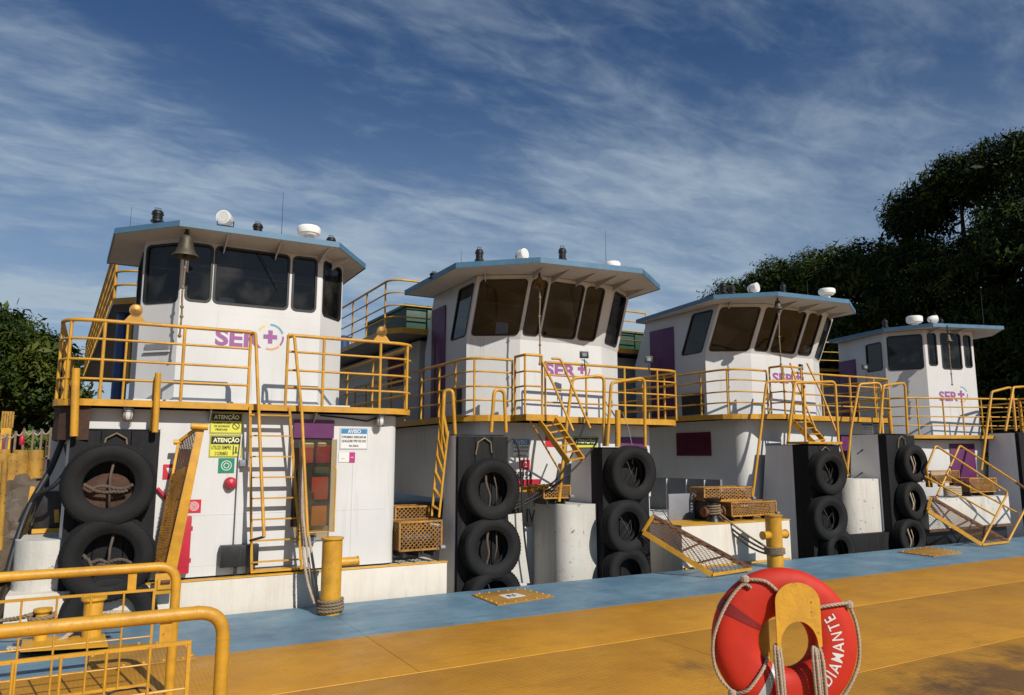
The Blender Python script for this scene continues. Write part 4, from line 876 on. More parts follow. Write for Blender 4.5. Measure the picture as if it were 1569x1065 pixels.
# ================================================================== BOAT 4
b4 = thing('pushboat', (22.6, 18.0, -1.2), 'rightmost and farthest white pushboat, with upright windows, before the dark trees', 'boat', 'pushboats moored side by side')
m = MB(); m.hexa([(19.6,13.9,-1.6), (26.5,11.9,-1.6), (31,28,-1.6), (24,30,-1.6), (19.6,13.9,0.9), (26.5,11.9,0.9), (31,28,0.9), (24,30,0.9)]); m.build('hull', WHITE, b4, bevel=0.02)
m = MB(); m.box(17.95, 21.6, 11.17, 12.1, 0.36, 1.09); m.build('bow_pontoon', CHIP, b4, bevel=0.015)
m = MB(); m.box(17.90, 21.65, 11.14, 12.12, 0.30, 0.355); m.build('rubbing_strip', RUST, b4)
m = MB(); m.box(18.0, 21.6, 11.3, 12.1, -1.5, 0.299); m.build('bow_underside', BLACK, b4)
fx, fy = 0.956, -0.292; ax, ay = 0.292, 0.956
def Q(f, a, o=(21.70, 13.20)): return (o[0]+fx*f+ax*a, o[1]+fy*f+ay*a)
m = MB(); hp = [Q(-1.3,-0.45), Q(2.9,-0.45), Q(2.9,9), Q(-1.3,9)]; m.prism(hp, 0.92, 2.62); m.build('deckhouse', WHITE, b4, bevel=0.05)
platform(b4, [Q(-1.9,9), Q(-1.9,0.2), Q(-1.5,-0.75), Q(2.9,-0.9), Q(3.6,-0.3), Q(3.6,9)], 2.74, 0.1, mat=BLUE)
railing(b4, [Q(-1.85,6), Q(-1.85,0.2), Q(-1.45,-0.7), Q(2.3,-0.85)], 2.74, RH, (0, .18, .36, .5, .6, .68, .76, .82, .88, 1.0), rad=0.3)
railing(b4, [Q(2.3,-0.9), Q(2.35,-1.4), Q(3.1,-1.45), Q(3.2,-0.6), Q(3.6,-0.2), Q(3.6,5)], 2.74, RH, (0, .1, .2, .3, .4, .55, .7, .85, 1.0), rad=0.05)
base4 = [(21.85, 16.3), (21.18, 14.18), (21.70, 13.20), (23.36, 12.69), (24.2, 13.3), (25.0, 15.8)]
w4 = wheelhouse(b4, base4, 2.74, 4.62, 5.95, (0, 0), {
    0: [(0.62, 0.95, 0.13, 0.80)],
    1: [(0.08, 0.95, 0.10, 0.90)],
    2: [(0.06, 0.24, 0.17, 0.92), (0.33, 0.74, 0.10, 0.93), (0.80, 0.95, 0.15, 0.90)], 3: [(0.2, 0.8, 0.1, 0.9)]})
roof(b4, [(21.5, 16.4), (20.95, 14.0), (21.42, 12.72), (23.8, 11.98), (24.9, 12.9), (25.6, 16.0)], 5.96, 6.04, [((21.9, 13.13), (21.8, 12.7)), ((22.7, 12.88), (22.6, 12.4))])
fr = Frame((21.85, 16.3, 0), (21.18-21.85, 14.18-16.3, 0)); plate(fr, 0.0, 0.85, 2.8, 5.3, 0.003, 0.03).build('purple_door', PURP, b4, bevel=0.01)
f4 = Frame((21.70, 13.20, 0), (fx, fy, 0)); logo(b4, f4, 0.36, 3.78, 0.66, 0.30)
radome(b4, (21.607, 13.400, 6.387), 6.04, 0.27, 0.17); searchlight(b4, (22.222, 13.200, 6.432), 6.04, 1.0, 0.9); vent(b4, (21.354, 14.200, 6.413), 6.04, 0.09, 0.25); vent(b4, (23.001, 13.400, 6.454), 6.04, 0.07, 0.18)
antenna(b4, *(24.461, 12.900, 6.273)[:2], 6.04, 1.3); antenna(b4, *(23.046, 13.600, 6.639)[:2], 6.04, 0.7, False)
bell(21.653, 12.45, 5.687, 0.72, 1.25, BRONZE, 'small bell with a rope in front of the windows of the rightmost boat', 5.96)
platform(b4, [Q(-1.2,9), Q(-1.2,4.0), Q(2.6,4.0), Q(2.6,9)], 5.2, 0.1, 'upper_deck')
railing(b4, [Q(-1.15,8.5), Q(-1.15,4.05), Q(0.5,4.05)], 5.2, (0.3, 0.6, 0.95), (0, .25, .5, .75, 1.0), rad=0.2)
m = MB(); hp = [Q(-0.4,4.6), Q(2.5,4.6), Q(2.5,9), Q(-0.4,9)]; m.prism(hp, 2.74, 5.07); m.build('aft_deckhouse', WHITE, b4)
MB().box(22.2, 22.8, 18.0, 18.6, 5.21, 6.1).build('exhaust_box', GREY, b4, bevel=0.02)
plate(Frame((*Q(0,-0.45), 0), (fx, fy, 0)), 0.15, 1.0, 0.95, 2.5, 0.003, 0.03).build('purple_door', PURP, b4, bevel=0.01)
knee(b4, 22.75, 24.2, 11.34, 11.45, 12.15, 12.5, 2.80)
pipe(b4, [(21.925, 12.000, 1.748), (22.836, 12.000, 4.008), (23.562, 11.800, 4.178), (23.337, 11.700, 2.864)], 0.036)
pipe(b4, [(22.783, 11.700, 2.855), (23.430, 11.700, 4.145), (24.999, 11.600, 4.267), (24.864, 11.600, 2.847)], 0.036)

# ================================================================== SIGNS ON THE WALLS
def sign(fr, x0, x1, z0, z1, label, cat='sign', mat=P_WHT, border=None):
    c = fr.p((x0+x1)/2, z0, 0.0); t = thing('wall_sign', tuple(c), label, cat)
    plate(fr, x0, x1, z0, z1, 0.004, 0.010).build('sign_board', mat, t)
    if border: 
        g = 0.008; m = MB()
        for (a, b_, c_, d) in ((x0+g, x1-g, z0+g, z0+g+.006), (x0+g, x1-g, z1-g-.006, z1-g), (x0+g, x0+g+.006, z0+g+.0061, z1-g-.0061), (x1-g-.006, x1-g, z0+g+.0061, z1-g-.0061)): plate(fr, a, b_, c_, d, 0.0101, 0.0115, m)
        m.build('sign_border', border, t)
    return t
F1 = FRONT(0, 11.5, 0)
def box4(u0, v0, u1, v1): pass
ax0, ax1, az0, az1 = 1.411, 1.861, 2.471, 2.784
s = sign(F1, ax0, ax1, az0, az1, 'upper yellow and black ATENCAO sign with a prohibition ring, in the shade of the walkway', mat=P_SYEL, border=P_BLK)
plate(F1, ax0+.02, ax1-.02, az1-.13, az1-.022, 0.0101, 0.0125).build('black_band', P_BLK, s)
lettering('ATENÇÃO', F1, ax0+.05, ax1-.05, az1-.118, az1-.03, 0.014, P_PALE, s, 0.03)
w_ = ax1-ax0
lettering('PROIBIDO O USO', F1, ax0+.03, ax0+w_*.64, az1-.175, az1-.145, 0.0125, P_BLK, s, 0.03); lettering('DE ADORNOS', F1, ax0+.06, ax0+w_*.60, az1-.222, az1-.192, 0.0125, P_BLK, s, 0.03); lettering('PESSOAIS', F1, ax0+.08, ax0+w_*.54, az1-.27, az1-.24, 0.0125, P_BLK, s, 0.03)
ringpoly(F1, ax1-.09, az1-.20, 0.040, 0.052, 0, 360, 0.0126, 24).build('prohibition_ring', P_BLK, s); m = MB(); m.add([F1.p(ax1-.125, az1-.172, .0128), F1.p(ax1-.118, az1-.165, .0128), F1.p(ax1-.055, az1-.228, .0128), F1.p(ax1-.062, az1-.235, .0128)], [(0,1,2,3)]); m.build('bar', P_BLK, s)
bx0, bx1, bz0, bz1 = 1.420, 1.878, 2.131, 2.457
s = sign(F1, bx0, bx1, bz0, bz1, 'lower ATENCAO sign, reading UTILIZE SEMPRE O CORRIMAO, in the sun above the green sign', mat=P_SYEL, border=P_BLK)
plate(F1, bx0+.02, bx1-.02, bz1-.14, bz1-.025, 0.0101, 0.0125).build('black_band', P_BLK, s)
lettering('ATENÇÃO', F1, bx0+.05, bx1-.05, bz1-.127, bz1-.035, 0.014, P_PALE, s, 0.03)
lettering('UTILIZE SEMPRE', F1, bx0+.03, bx1-.16, bz1-.215, bz1-.160, 0.0125, P_BLK, s, 0.02); lettering('O CORRIMÃO', F1, bx0+.08, bx1-.2, bz1-.30, bz1-.235, 0.0125, P_BLK, s, 0.02)
m = MB()
for (a, b_, c_, d) in ((bx1-.135, bx1-.12, bz0+.03, bz0+.17), (bx1-.12, bx1-.05, bz0+.055, bz0+.068), (bx1-.10, bx1-.08, bz0+.07, bz0+.15)): plate(F1, a, b_, c_, d, .0101, .012, m)
m.build('handrail_pictogram', P_BLK, s)
gx0, gx1, gz0, gz1 = 1.559, 1.778, 1.906, 2.127-.01
s = sign(F1, gx0, gx1, gz0, gz1, 'green square sign with two white rings, below the ATENCAO signs', mat=P_GRN)
gc = ((gx0+gx1)/2, (gz0+gz1)/2); ringpoly(F1, *gc, .062, .072, 0, 360, .0125, 28).build('outer_ring', P_WHT, s); ringpoly(F1, *gc, .030, .040, 0, 360, .0125, 24).build('inner_ring', P_WHT, s)
rx0, rx1, rz0, rz1 = 1.183, 1.359, 1.355, 1.537
s = sign(F1, rx0, rx1, rz0, rz1, 'red square fire hose sign with a white coiled hose, above the red cabinet', mat=P_RED)
m = MB(); cx, cz = (rx0+rx1)/2-.005, (rz0+rz1)/2-.005; vs = []
for k in range(60):
    t = k*0.36; r_ = 0.008+0.0028*t; vs += [F1.p(cx+(r_-.0035)*math.cos(t), cz+(r_-.0035)*math.sin(t), .0125), F1.p(cx+(r_+.0035)*math.cos(t), cz+(r_+.0035)*math.sin(t), .0125)]
m.add(vs, [(2*i, 2*i+1, 2*i+3, 2*i+2) for i in range(59)]); m.build('coiled_hose_pictogram', P_WHT, s, fix=False)
ex0, ex1, ez0, ez1 = 0.836, 0.994, 1.827, 2.032
s = sign(F1, ex0, ex1, ez0, ez1, 'red square sign with a white arrow, partly behind the raised gangway', mat=P_RED)
m = MB(); m.add([F1.p(ex0+.04, ez1-.05, .0125), F1.p(ex1-.03, ez1-.05, .0125), F1.p((ex0+ex1)/2, ez0+.06, .0125)], [(0,2,1)]); m.build('arrow', P_WHT, s)
vx0, vx1, vz0, vz1 = 3.326, 3.781, 2.252, 2.591
s = sign(F1, vx0, vx1, vz0, vz1, 'white AVISO notice with a blue header on the wall of the leftmost boat', mat=P_WHT, border=GREY)
plate(F1, vx0+.02, vx1-.02, vz1-.095, vz1-.02, 0.0101, 0.0125).build('blue_band', P_BLU, s)
lettering('AVISO', F1, vx0+.12, vx1-.12, vz1-.088, vz1-.027, 0.014, P_WHT, s, 0.03)
lettering('É PROIBIDO DESCARTAR', F1, vx0+.03, vx1-.03, vz1-.165, vz1-.12, 0.0125, P_BLK, s, 0.03); lettering('QUALQUER TIPO DE LIXO', F1, vx0+.03, vx1-.03, vz1-.235, vz1-.19, 0.0125, P_BLK, s, 0.03); lettering('NA ÁGUA', F1, vx0+.15, vx1-.15, vz1-.30, vz1-.26, 0.0125, P_BLK, s, 0.03)
nx0, nx1, nz0, nz1 = 3.315, 3.576, 2.054, 2.201
s = sign(F1, nx0, nx1, nz0, nz1, 'small white plate with a magenta end, below the AVISO notice', mat=P_WHT)
plate(F1, nx1-.09, nx1+.002, nz0-.005, nz1+.005, 0.0101, 0.0125).build('magenta_field', P_MAG, s); plate(F1, nx1-.065, nx1-.025, (nz0+nz1)/2-.005, (nz0+nz1)/2+.005, 0.0126, 0.0135).build('dash', P_WHT, s); plate(F1, nx0+.04, nx0+.10, nz0+.05, nz0+.056, 0.0101, 0.0115).build('small_print', GREY, s)
F2 = FRONT(0, 12.75, 0)
cx0, cx1, cz0, cz1 = 7.122, 7.524, 2.124, 2.495
s = sign(F2, cx0, cx1, cz0, cz1, 'white AVISO notice on the second boat, half hidden behind the tyre post', mat=P_WHT, border=GREY)
plate(F2, cx0+.02, cx1-.02, cz1-.13, cz1-.02, 0.0101, 0.0125).build('blue_band', P_BLU, s); lettering('AVISO', F2, cx0+.06, cx1-.06, cz1-.115, cz1-.035, 0.014, P_WHT, s, 0.03)
for k, tx in enumerate(('É PROIBIDO DESCARTAR', 'QUALQUER TIPO DE LIXO', 'NA ÁGUA')): lettering(tx, F2, cx0+.03+.06*(k == 2), cx1-.03-.06*(k == 2), cz1-.20-.08*k, cz1-.15-.08*k, 0.0125, P_BLK, s, 0.03)
dx0, dx1, dz0, dz1 = 8.570, 9.162, 2.311, 2.553
s = sign(F2, dx0, dx1, dz0-.15, dz1, 'yellow and black ATENCAO sign on the second boat behind its stair', mat=P_SYEL, border=P_BLK)
plate(F2, dx0+.02, dx1-.02, dz1-.18, dz1-.03, 0.0101, 0.0125).build('black_band', P_BLK, s); lettering('ATENÇÃO', F2, dx0+.05, dx1-.05, dz1-.16, dz1-.05, 0.014, P_PALE, s, 0.03)
hx0, hx1, hz0, hz1 = 7.314, 7.522, 1.883, 2.073
s = sign(F2, hx0, hx1, hz0, hz1, 'small red fire hose sign below the AVISO notice of the second boat', mat=P_RED); ringpoly(F2, (hx0+hx1)/2, (hz0+hz1)/2, .04, .055, 0, 360, .0125).build('ring', P_WHT, s)
hx0, hx1, hz0, hz1 = 7.891, 8.108, 2.333, 2.568
s = sign(F2, hx0, hx1, hz0, hz1, 'small dark red fire extinguisher sign in the shade under the walkway of the second boat', mat=P_RED); m = MB(); m.add([F2.p(hx0+.04, hz1-.04, .0125), F2.p(hx1-.04, hz1-.04, .0125), F2.p(hx1-.04, hz0+.04, .0125)], [(0,2,1)]); m.build('arrow', P_WHT, s)
F3 = FRONT(0, 12.85, 0)
cx0, cx1, cz0, cz1 = 17.954, 18.452, 2.744, 3.044
s = sign(F3, cx0, cx1, cz0, cz1, 'white AVISO notice in the shade on the third boat, right of its dark doorway', mat=P_WHT)
plate(F3, cx0+.02, cx1-.02, cz1-.09, cz1-.02, 0.0101, 0.0125).build('blue_band', P_BLU, s)
for k in range(3): lettering(('É PROIBIDO DESCARTAR', 'QUALQUER TIPO DE LIXO', 'NA ÁGUA')[k], F3, cx0+.05, cx1-.05, cz1-.15-.06*k, cz1-.115-.06*k, 0.0125, P_BLK, s, 0.03)
f4s = Frame((*Q(0,-0.45), 0), (fx, fy, 0))
s = sign(f4s, 1.35, 1.68, 1.75, 2.25, 'yellow and black safety sign on the rightmost boat beside its purple door', mat=P_SYEL, border=P_BLK)
plate(f4s, 1.37, 1.66, 2.12, 2.22, 0.0101, 0.0125).build('black_band', P_BLK, s); lettering('ATENÇÃO', f4s, 1.40, 1.63, 2.135, 2.205, 0.014, P_PALE, s, 0.03)

# ================================================================== TYRES ON THE KNEES
def tyre_mesh():
    mb = MB(); prof = []
    Ro, w_, Ri = 0.5, 0.145, 0.27
    pts = [(Ri, -0.085), (Ri+0.015, -0.105), (Ri+0.03, -0.112), (Ri+0.06, -0.135), (0.36, -0.150), (0.42, -0.150), (0.452, -0.140), (0.465, -0.135), (0.470, -0.140), (0.488, -0.125), (0.497, -0.105), (0.500, -0.085)]
    for (a, b_) in ((-0.08, -0.068), (-0.032, -0.020), (0.020, 0.032), (0.068, 0.080)): pts += [(0.501, a-.004), (0.486, a), (0.486, b_), (0.501, b_+.004)]
    pts += [(r_, -z) for r_, z in pts[:12][::-1]]
    pts += [(Ri+0.01, 0.06), (0.30, 0.04), (0.44, 0.10), (0.455, 0.0), (0.44, -0.10), (0.30, -0.04), (Ri+0.01, -0.06)]
    mb.lathe([(r_, z) for r_, z in pts] + [pts[0]], 64, (0,0,0), 'y', caps=False)
    # shoulder lugs and cross blocks
    for k in range(56):
        t = 2*math.pi*k/56
        for sg in (-1, 1):
            c, s_ = math.cos(t+0.03*sg), math.sin(t+0.03*sg); u = Vector((c, 0, s_)); v = Vector((-s_, 0, c)); y = Vector((0, 1, 0))
            P = lambda r_, a, yy: u*r_ + v*a + y*yy*sg
            mb.hexa([P(.462,-.009,.128), P(.462,.009,.128), P(.496,.009,.095), P(.496,-.009,.095), P(.466,-.009,.146), P(.466,.009,.146), P(.5015,.008,.112), P(.5015,-.008,.112)])
    V = mb.v; me = bpy.data.meshes.new('tyre'); me.from_pydata(V, [], mb.f)
    bm = bmesh.new(); bm.from_mesh(me); bmesh.ops.recalc_face_normals(bm, faces=bm.faces); bm.to_mesh(me); bm.free()
    me.shade_smooth(); me.set_sharp_from_angle(angle=R(40)); me.materials.append(RUBBER); return me
TM = tyre_mesh()
def tyre(loc, s, rot, tilt, label, rope):
    o = bpy.data.objects.new('tyre_fender', TM); S.collection.objects.link(o); o.location = loc; o.scale = (s*random.uniform(.98,1.03), s*random.uniform(.92,1.05), s*random.uniform(.96,1.01))
    o.rotation_euler = (R(tilt), R(rot), R(random.uniform(-5, 5))); setp(o, label, 'tyre', 'old tyres hung on the push knees')
    if rope:
        rnd = random.Random(int(loc[0]*100)); m = MB(); pts = []
        if rope == 1:      # bunched lashing across the hole
            for k in range(7): pts.append((-0.26+0.085*k, -0.05+rnd.uniform(-.03,.03), -0.02+rnd.uniform(-.05,.05)))
            rope_mb(pts, 0.022, 3, 0.12, m, 5, 0.02); rope_mb([(p[0]*.8, p[1]-.02, p[2]-.05+rnd.uniform(-.03,.03)) for p in pts], 0.02, 3, 0.12, m, 5, 0.02)
            m.tube([(0.02, -0.02, 0.27), (0.0, -0.06, 0.1), (0.03, -0.05, -0.27)], 0.016, 6)
        elif rope == 2:
            rope_mb([(-0.06, 0.0, 0.28), (-0.10, -0.06, 0.10), (-0.06, -0.07, -0.10), (-0.07, -0.02, -0.28)], 0.022, 3, 0.12, m, 5, 0.02)
            m.tube([(0.09, 0.02, 0.27), (0.10, -0.03, 0.0), (0.08, 0.02, -0.27)], 0.012, 6)
        else:
            for q in range(2): m.tube([(rnd.uniform(-.15,.15), -.02, .1), (rnd.uniform(-.15,.15), -.05, -.1), (rnd.uniform(-.2,.2), -.02, -.25)], 0.005, 5)
            rope_mb([(-0.12, -0.03, 0.2), (-0.03, -0.08, -0.05), (0.05, -0.03, -0.26)], 0.009, 3, 0.1, m, 5, 0.02)
        me = bpy.data.meshes.new('lashing'); me.from_pydata([tuple(v) for v in m.v], [], m.f); me.materials.append(ROPE if (rope == 2 and s < 0.95) else (DGREY if rope == 3 else DROPE)); me.shade_smooth()
        c = bpy.data.objects.new('lashing', me); S.collection.objects.link(c); c.parent = o
    return o
TY = [((0.184, 11.200, 1.776), 1.12, 1, 'large upper tyre on the leftmost black post, brown rusty plate behind its hole'),
      ((0.234, 11.200, 0.848), 1.12, 1, 'large tyre below the top one on the leftmost post, rope bunched across its hole'),
      ((0.294, 11.200, 0.092), 1.10, 3, 'lowest tyre of the leftmost post, behind the yellow railings'),
      ((5.841, 11.200, 1.596), 1.03, 2, 'top tyre on the second post from the left, right of the raised yellow ladder'),
      ((5.846, 11.200, 0.645), 1.03, 2, 'middle tyre on the second post from the left'),
      ((5.886, 11.200, -0.143), 1.0, 3, 'bottom tyre of the second post, mostly below the blue deck edge near the hatch plate'),
      ((8.818, 11.200, 1.834), 1.04, 3, 'top tyre on the third post from the left, under the tall yellow hoops'),
      ((8.667, 11.200, 0.858), 1.02, 3, 'middle tyre on the third post, left of the mesh gangway'),
      ((8.674, 11.200, 0.015), 1.0, 0, 'bottom tyre of the third post, at the top end of the mesh gangway'),
      ((14.358, 11.200, 1.773), 1.0, 3, 'top tyre on the fourth post, under the yellow stair landing'),
      ((14.266, 11.200, 0.789), 1.02, 3, 'middle tyre on the fourth post, right of the yellow bollard'),
      ((14.544, 11.200, 0.041), 0.98, 0, 'bottom tyre of the fourth post, low behind the lifebuoy'),
      ((17.496, 11.200, 1.960), 0.92, 2, 'top tyre on the fifth post, white rope hanging in its hole'),
      ((17.355, 11.200, 1.069), 0.92, 2, 'middle tyre on the fifth post beside the railed gangway'),
      ((17.171, 11.200, 0.231), 0.92, 2, 'bottom tyre on the fifth post, turned dark above the blue deck')]
for k, (p, s_, rp, lb) in enumerate(TY): tyre(p, s_, random.uniform(0, 360) if rp == 0 else random.uniform(-8, 8), random.uniform(-4, 2), lb, rp)

# ================================================================== GANGWAYS
def mesh_quad(a0, a1, b0, b1_, cell, wire, lift=0.0, nv=8):
    nu = max(6, int((a1-a0).length/cell)); g = MB(); nrm = (a1-a0).cross(b0-a0).normalized()
    bq = lambda u, v: (a0.lerp(a1, u)).lerp(b0.lerp(b1_, u), v)+nrm*lift
    for i in range(nu):
        for j in range(nv):
            l, r_, tt, b_ = bq(i/nu, (j+.5)/nv), bq((i+1)/nu, (j+.5)/nv), bq((i+.5)/nu, (j+1)/nv), bq((i+.5)/nu, j/nv)
            for p, q in ((l, tt), (tt, r_), (r_, b_), (b_, l)):
                d = (q-p).normalized(); s2 = d.cross(nrm).normalized()*wire/2; n2_ = nrm*wire*.7
                g.add([p-s2-n2_, p+s2-n2_, q+s2-n2_, q-s2-n2_, p-s2+n2_, p+s2+n2_, q+s2+n2_, q-s2+n2_], [(0,3,2,1),(4,5,6,7),(0,1,5,4),(2,3,7,6)])
    return g
# raised gangway, standing almost upright beside the leftmost knee
t = thing('raised_gangway', (1.0, 11.0, 0.4), 'narrow yellow gangway with expanded metal tread, folded upright beside the leftmost tyres', 'gangway')
a0, a1 = Vector((0.906, 11.050, 0.662)), Vector((1.192, 11.050, 2.524)); b0, b1_ = Vector((0.813, 11.250, 0.728)), Vector((0.990, 11.250, 2.338))
m = MB(); m.bar(a0, a1, 0.15, 0.03, (1, 0, 0)); 
m = MB(); d = (a1-a0).normalized(); s2 = Vector((1, 0, 0)); m.hexa([a0, a0+s2*.15, a0+s2*.15+Vector((0,.04,0)), a0+Vector((0,.04,0)), a1, a1+s2*.10, a1+s2*.10+Vector((0,.04,0)), a1+Vector((0,.04,0))]); m.build('side_beam', YEL, t, bevel=0.004)
m = MB(); m.bar(b0, b1_, 0.03, 0.05); m.build('side_beam', YELR, t)
mesh_quad(a0+Vector((0,.02,0)), a1+Vector((0,.02,0)), b0, b1_, 0.085, 0.009).build('expanded_tread', RUST, t)
mesh_quad(a0+Vector((0,.04,0)), a0.lerp(a1,.72)+Vector((0,.04,0)), b0, b0.lerp(b1_,.72), 0.07, 0.009, 0.03, 9).build('expanded_tread', GUARD, t)
m = MB(); m.tube([a1+Vector((-.08,-.02,.03)), a1+Vector((.14,-.02,.02))], 0.045, 12); m.build('roller', YELR, t, smooth=True); m = MB(); m.tube([b1_+Vector((-.06,0,.0)), b1_+Vector((.06,0,0))], 0.035, 12); m.build('roller', YELR, t, smooth=True)
m = MB(); m.bar(a1, b1_, 0.04, 0.04); m.build('end_bar', YELR, t)
p = Vector((0.912, 11.000, 0.519)); m = MB(); m.box(p.x-.12, p.x+.12, 10.98, 11.02, p.z-.16, p.z+.10); m.box(p.x-.09, p.x+.09, 10.955, 10.979, p.z-.10, p.z+.03); hb_ = m.build('hinge_bracket', YEL, t, bevel=0.006); m = MB(); m.tube([p+Vector((-.05,-.06,0)), p+Vector((.06,-.06,0))], 0.025, 8); m.build('hinge_pin', RUST, hb_)

def gangway(loc, label, A0, A1, B0, B1, mat=YELR):
    # A0,B0 top corners (left, right), A1,B1 foot corners
    t = thing('mesh_gangway', loc, label, 'gangway', 'gangways from deck to boat')
    A0, A1, B0, B1 = map(Vector, (A0, A1, B0, B1))
    for (p, q) in ((A0, A1), (B0, B1)):
        m = MB(); m.bar(p, q, 0.03, 0.09); m.build('side_beam', YEL if p == A0 else RUST, t)
    for (p, q) in ((A0, B0), (A1, B1)):
        m = MB(); m.bar(p, q, 0.05, 0.05); m.build('end_bar', YEL, t)
    up = Vector((0,0,0.03)); nu, nv = max(6, int((A0-A1).length/0.11)), 9; g = MB()
    bq = lambda u, v: (A1.lerp(A0, u)).lerp(B1.lerp(B0, u), v)+up
    nrm = (A0-A1).cross(B1-A1).normalized()
    for i in range(nu):
        for j in range(nv):
            l, r_, tt, b_ = bq(i/nu, (j+.5)/nv), bq((i+1)/nu, (j+.5)/nv), bq((i+.5)/nu, (j+1)/nv), bq((i+.5)/nu, j/nv)
            for p, q in ((l, tt), (tt, r_), (r_, b_), (b_, l)):
                d = (q-p).normalized(); s2 = d.cross(nrm).normalized()*0.005; n2_ = nrm*0.007
                g.add([p-s2-n2_, p+s2-n2_, q+s2-n2_, q-s2-n2_, p-s2+n2_, p+s2+n2_, q+s2+n2_, q-s2+n2_], [(0,3,2,1),(4,5,6,7),(0,1,5,4),(2,3,7,6)])
    g.build('expanded_tread', RUST, t)
    for k in (0.25, 0.5, 0.75): m = MB(); m.bar(A0.lerp(A1, k), B0.lerp(B1, k), 0.03, 0.03); m.build('cross_bar', RUST, t)
    return t
g2 = gangway((9.7, 10.4, 0), 'yellow gangway with rusty expanded metal tread sloping onto the blue deck, left of the bollard', (8.899, 10.980, 0.759), (9.715, 10.109, 0.060), (9.223, 11.080, 1.022), (10.852, 10.264, 0.060))
m = MB(); m.tube([(9.910, 10.019, 0.080), (10.069, 10.143, 0.120)], 0.02, 8)
g3 = gangway((18.8, 10.6, 0), 'gangway with bent yellow pipe handrails sloping onto the deck at the right', (17.578, 10.950, 0.845), (18.648, 10.354, 0.050), (17.962, 11.080, 1.136), (19.850, 10.381, 0.050))
pipe(g3, [(17.757, 10.980, 1.412), (17.711, 10.980, 1.851), (18.113, 10.950, 2.405), (20.196, 10.450, 1.236), (18.675, 10.360, 0.078)], 0.026, rad=0.08)
pipe(g3, [(18.127, 11.050, 1.133), (19.230, 11.000, 2.414), (21.099, 10.700, 1.473)], 0.026, rad=0.08); pipe(g3, [(21.099, 10.700, 1.473), (21.790, 10.400, 0.932)], 0.035, mat=RUST, rad=0.08)
pipe(g3, [(17.606, 10.980, 1.664), (19.482, 10.420, 0.685)], 0.022); pipe(g3, [(18.558, 11.000, 1.683), (20.881, 10.600, 0.685)], 0.022); pipe(g3, [(19.888, 10.400, 0.054), (20.996, 10.400, 0.956), (21.890, 10.400, 1.435)], 0.028)
# chain link gate beside the third knee
t = thing('chain_link_gate', (9.6, 12.0, 0), 'small grey chain link gate behind the mesh gangway', 'gate')
c0, c1 = (10.003, 12.000, -0.114), (10.408, 12.000, 1.057); m = MB(); fr_ = [(c0[0], 12.0, c0[2]-.3), (c1[0], 12.0, c0[2]-.3), (c1[0], 12.0, c1[2]), (c0[0], 12.0, c1[2])]
m.tube(fr_, 0.016, 6, closed=True); m.build('gate_frame', GREY, t); mesh_panel(fr_[0], Vector(fr_[1])-Vector(fr_[0]), Vector(fr_[3])-Vector(fr_[0]), (0.06, 0.06), 0.004).build('chain_link', GREY, t)

# ================================================================== WINCHES UNDER MESH GUARDS
def mesh_box(name, x0, x1, y0, y1, z0, z1, label, mat=GUARD, cell=(0.075, 0.07), base=True, wire=0.009):
    t = thing(name, ((x0+x1)/2, (y0+y1)/2, z0-0.12), label, 'winch', 'deck winches under mesh guards')
    m = MB(); r_ = 0.014
    for (p, q) in (((x0,y0,z0),(x1,y0,z0)), ((x0,y0,z1),(x1,y0,z1)), ((x0,y0,z0),(x0,y0,z1)), ((x1,y0,z0),(x1,y0,z1)), ((x0,y1,z0),(x0,y1,z1)), ((x1,y1,z0),(x1,y1,z1)), ((x0,y0,z1),(x0,y1,z1)), ((x1,y0,z1),(x1,y1,z1)), ((x0,y1,z1),(x1,y1,z1))): m.bar(p, q, r_*2, r_*2)
    m.build('guard_frame', mat, t)
    h, w_, d = z1-z0, x1-x0, y1-y0
    g = mesh_panel((x0,y0,z0), (w_,0,0), (0,0,h), cell, wire); mesh_panel((x0,y0,z1), (w_,0,0), (0,d,0), cell, wire, g); mesh_panel((x0,y1,z0), (0,-d,0), (0,0,h), cell, wire, g); g.build('guard_mesh', mat, t)
    m = MB(); m.tube([(x0+.06,(y0+y1)/2,z0+h*.35), (x1-.06,(y0+y1)/2,z0+h*.35)], h*0.27, 16); m.build('winch_drum', DGREY, t, smooth=True)
    for xx in (x0+.07, x1-.09): m = MB(); m.tube([(xx,(y0+y1)/2,z0+h*.38), (xx+.02,(y0+y1)/2,z0+h*.38)], h*0.40, 20); m.build('drum_flange', RUST, t)
    for xx in (x0+.1, (x0+x1)/2, x1-.1): m = MB(); m.box(xx-.02, xx+.02, y0+.04, y1-.04, z0-.12, z0+.05); m.build('stand', BLACK, t)
    m = MB(); m.tube([(x1-.03, y0-.03, z0+.02), (x1+.05, y0-.03, z0+.02)], 0.035, 10); m.build('shaft_cap', GREY, t)
    return t
mesh_box('winch', 4.303, 5.024, 11.36, 11.85, 0.66, 1.10, 'winch under a close yellow brown mesh guard at the corner of the leftmost boat', GUARD)
t = mesh_box('winch', 4.432, 5.026, 11.92, 12.3, 0.62, 1.30, 'dark winch behind the yellow mesh guard, in the shade between the first two boats', GUARD)
mesh_box('winch', 11.138, 12.524, 11.72, 12.15, 1.22, 1.48, 'taller winch with rusty open mesh guard on the pontoon of the third boat', GUARD, (0.12, 0.06))
m = MB(); m.box(11.2, 12.2, 11.75, 12.1, 0.82, 1.20); m.build('winch_motor', BLACK, None, bevel=0.03, label='black winch motor block under the rusty mesh guard of the third boat', cat='motor')
mesh_box('winch', 11.514, 12.816, 11.34, 11.7, 0.92, 1.19, 'low winch box with yellow mesh side, just left of the fourth post', GUARD)
mesh_box('winch', 19.274, 20.548, 11.85, 12.1, 1.45, 1.75, 'flat winch guard on the rightmost boat, seen through the left pipe handrail', GUARD)
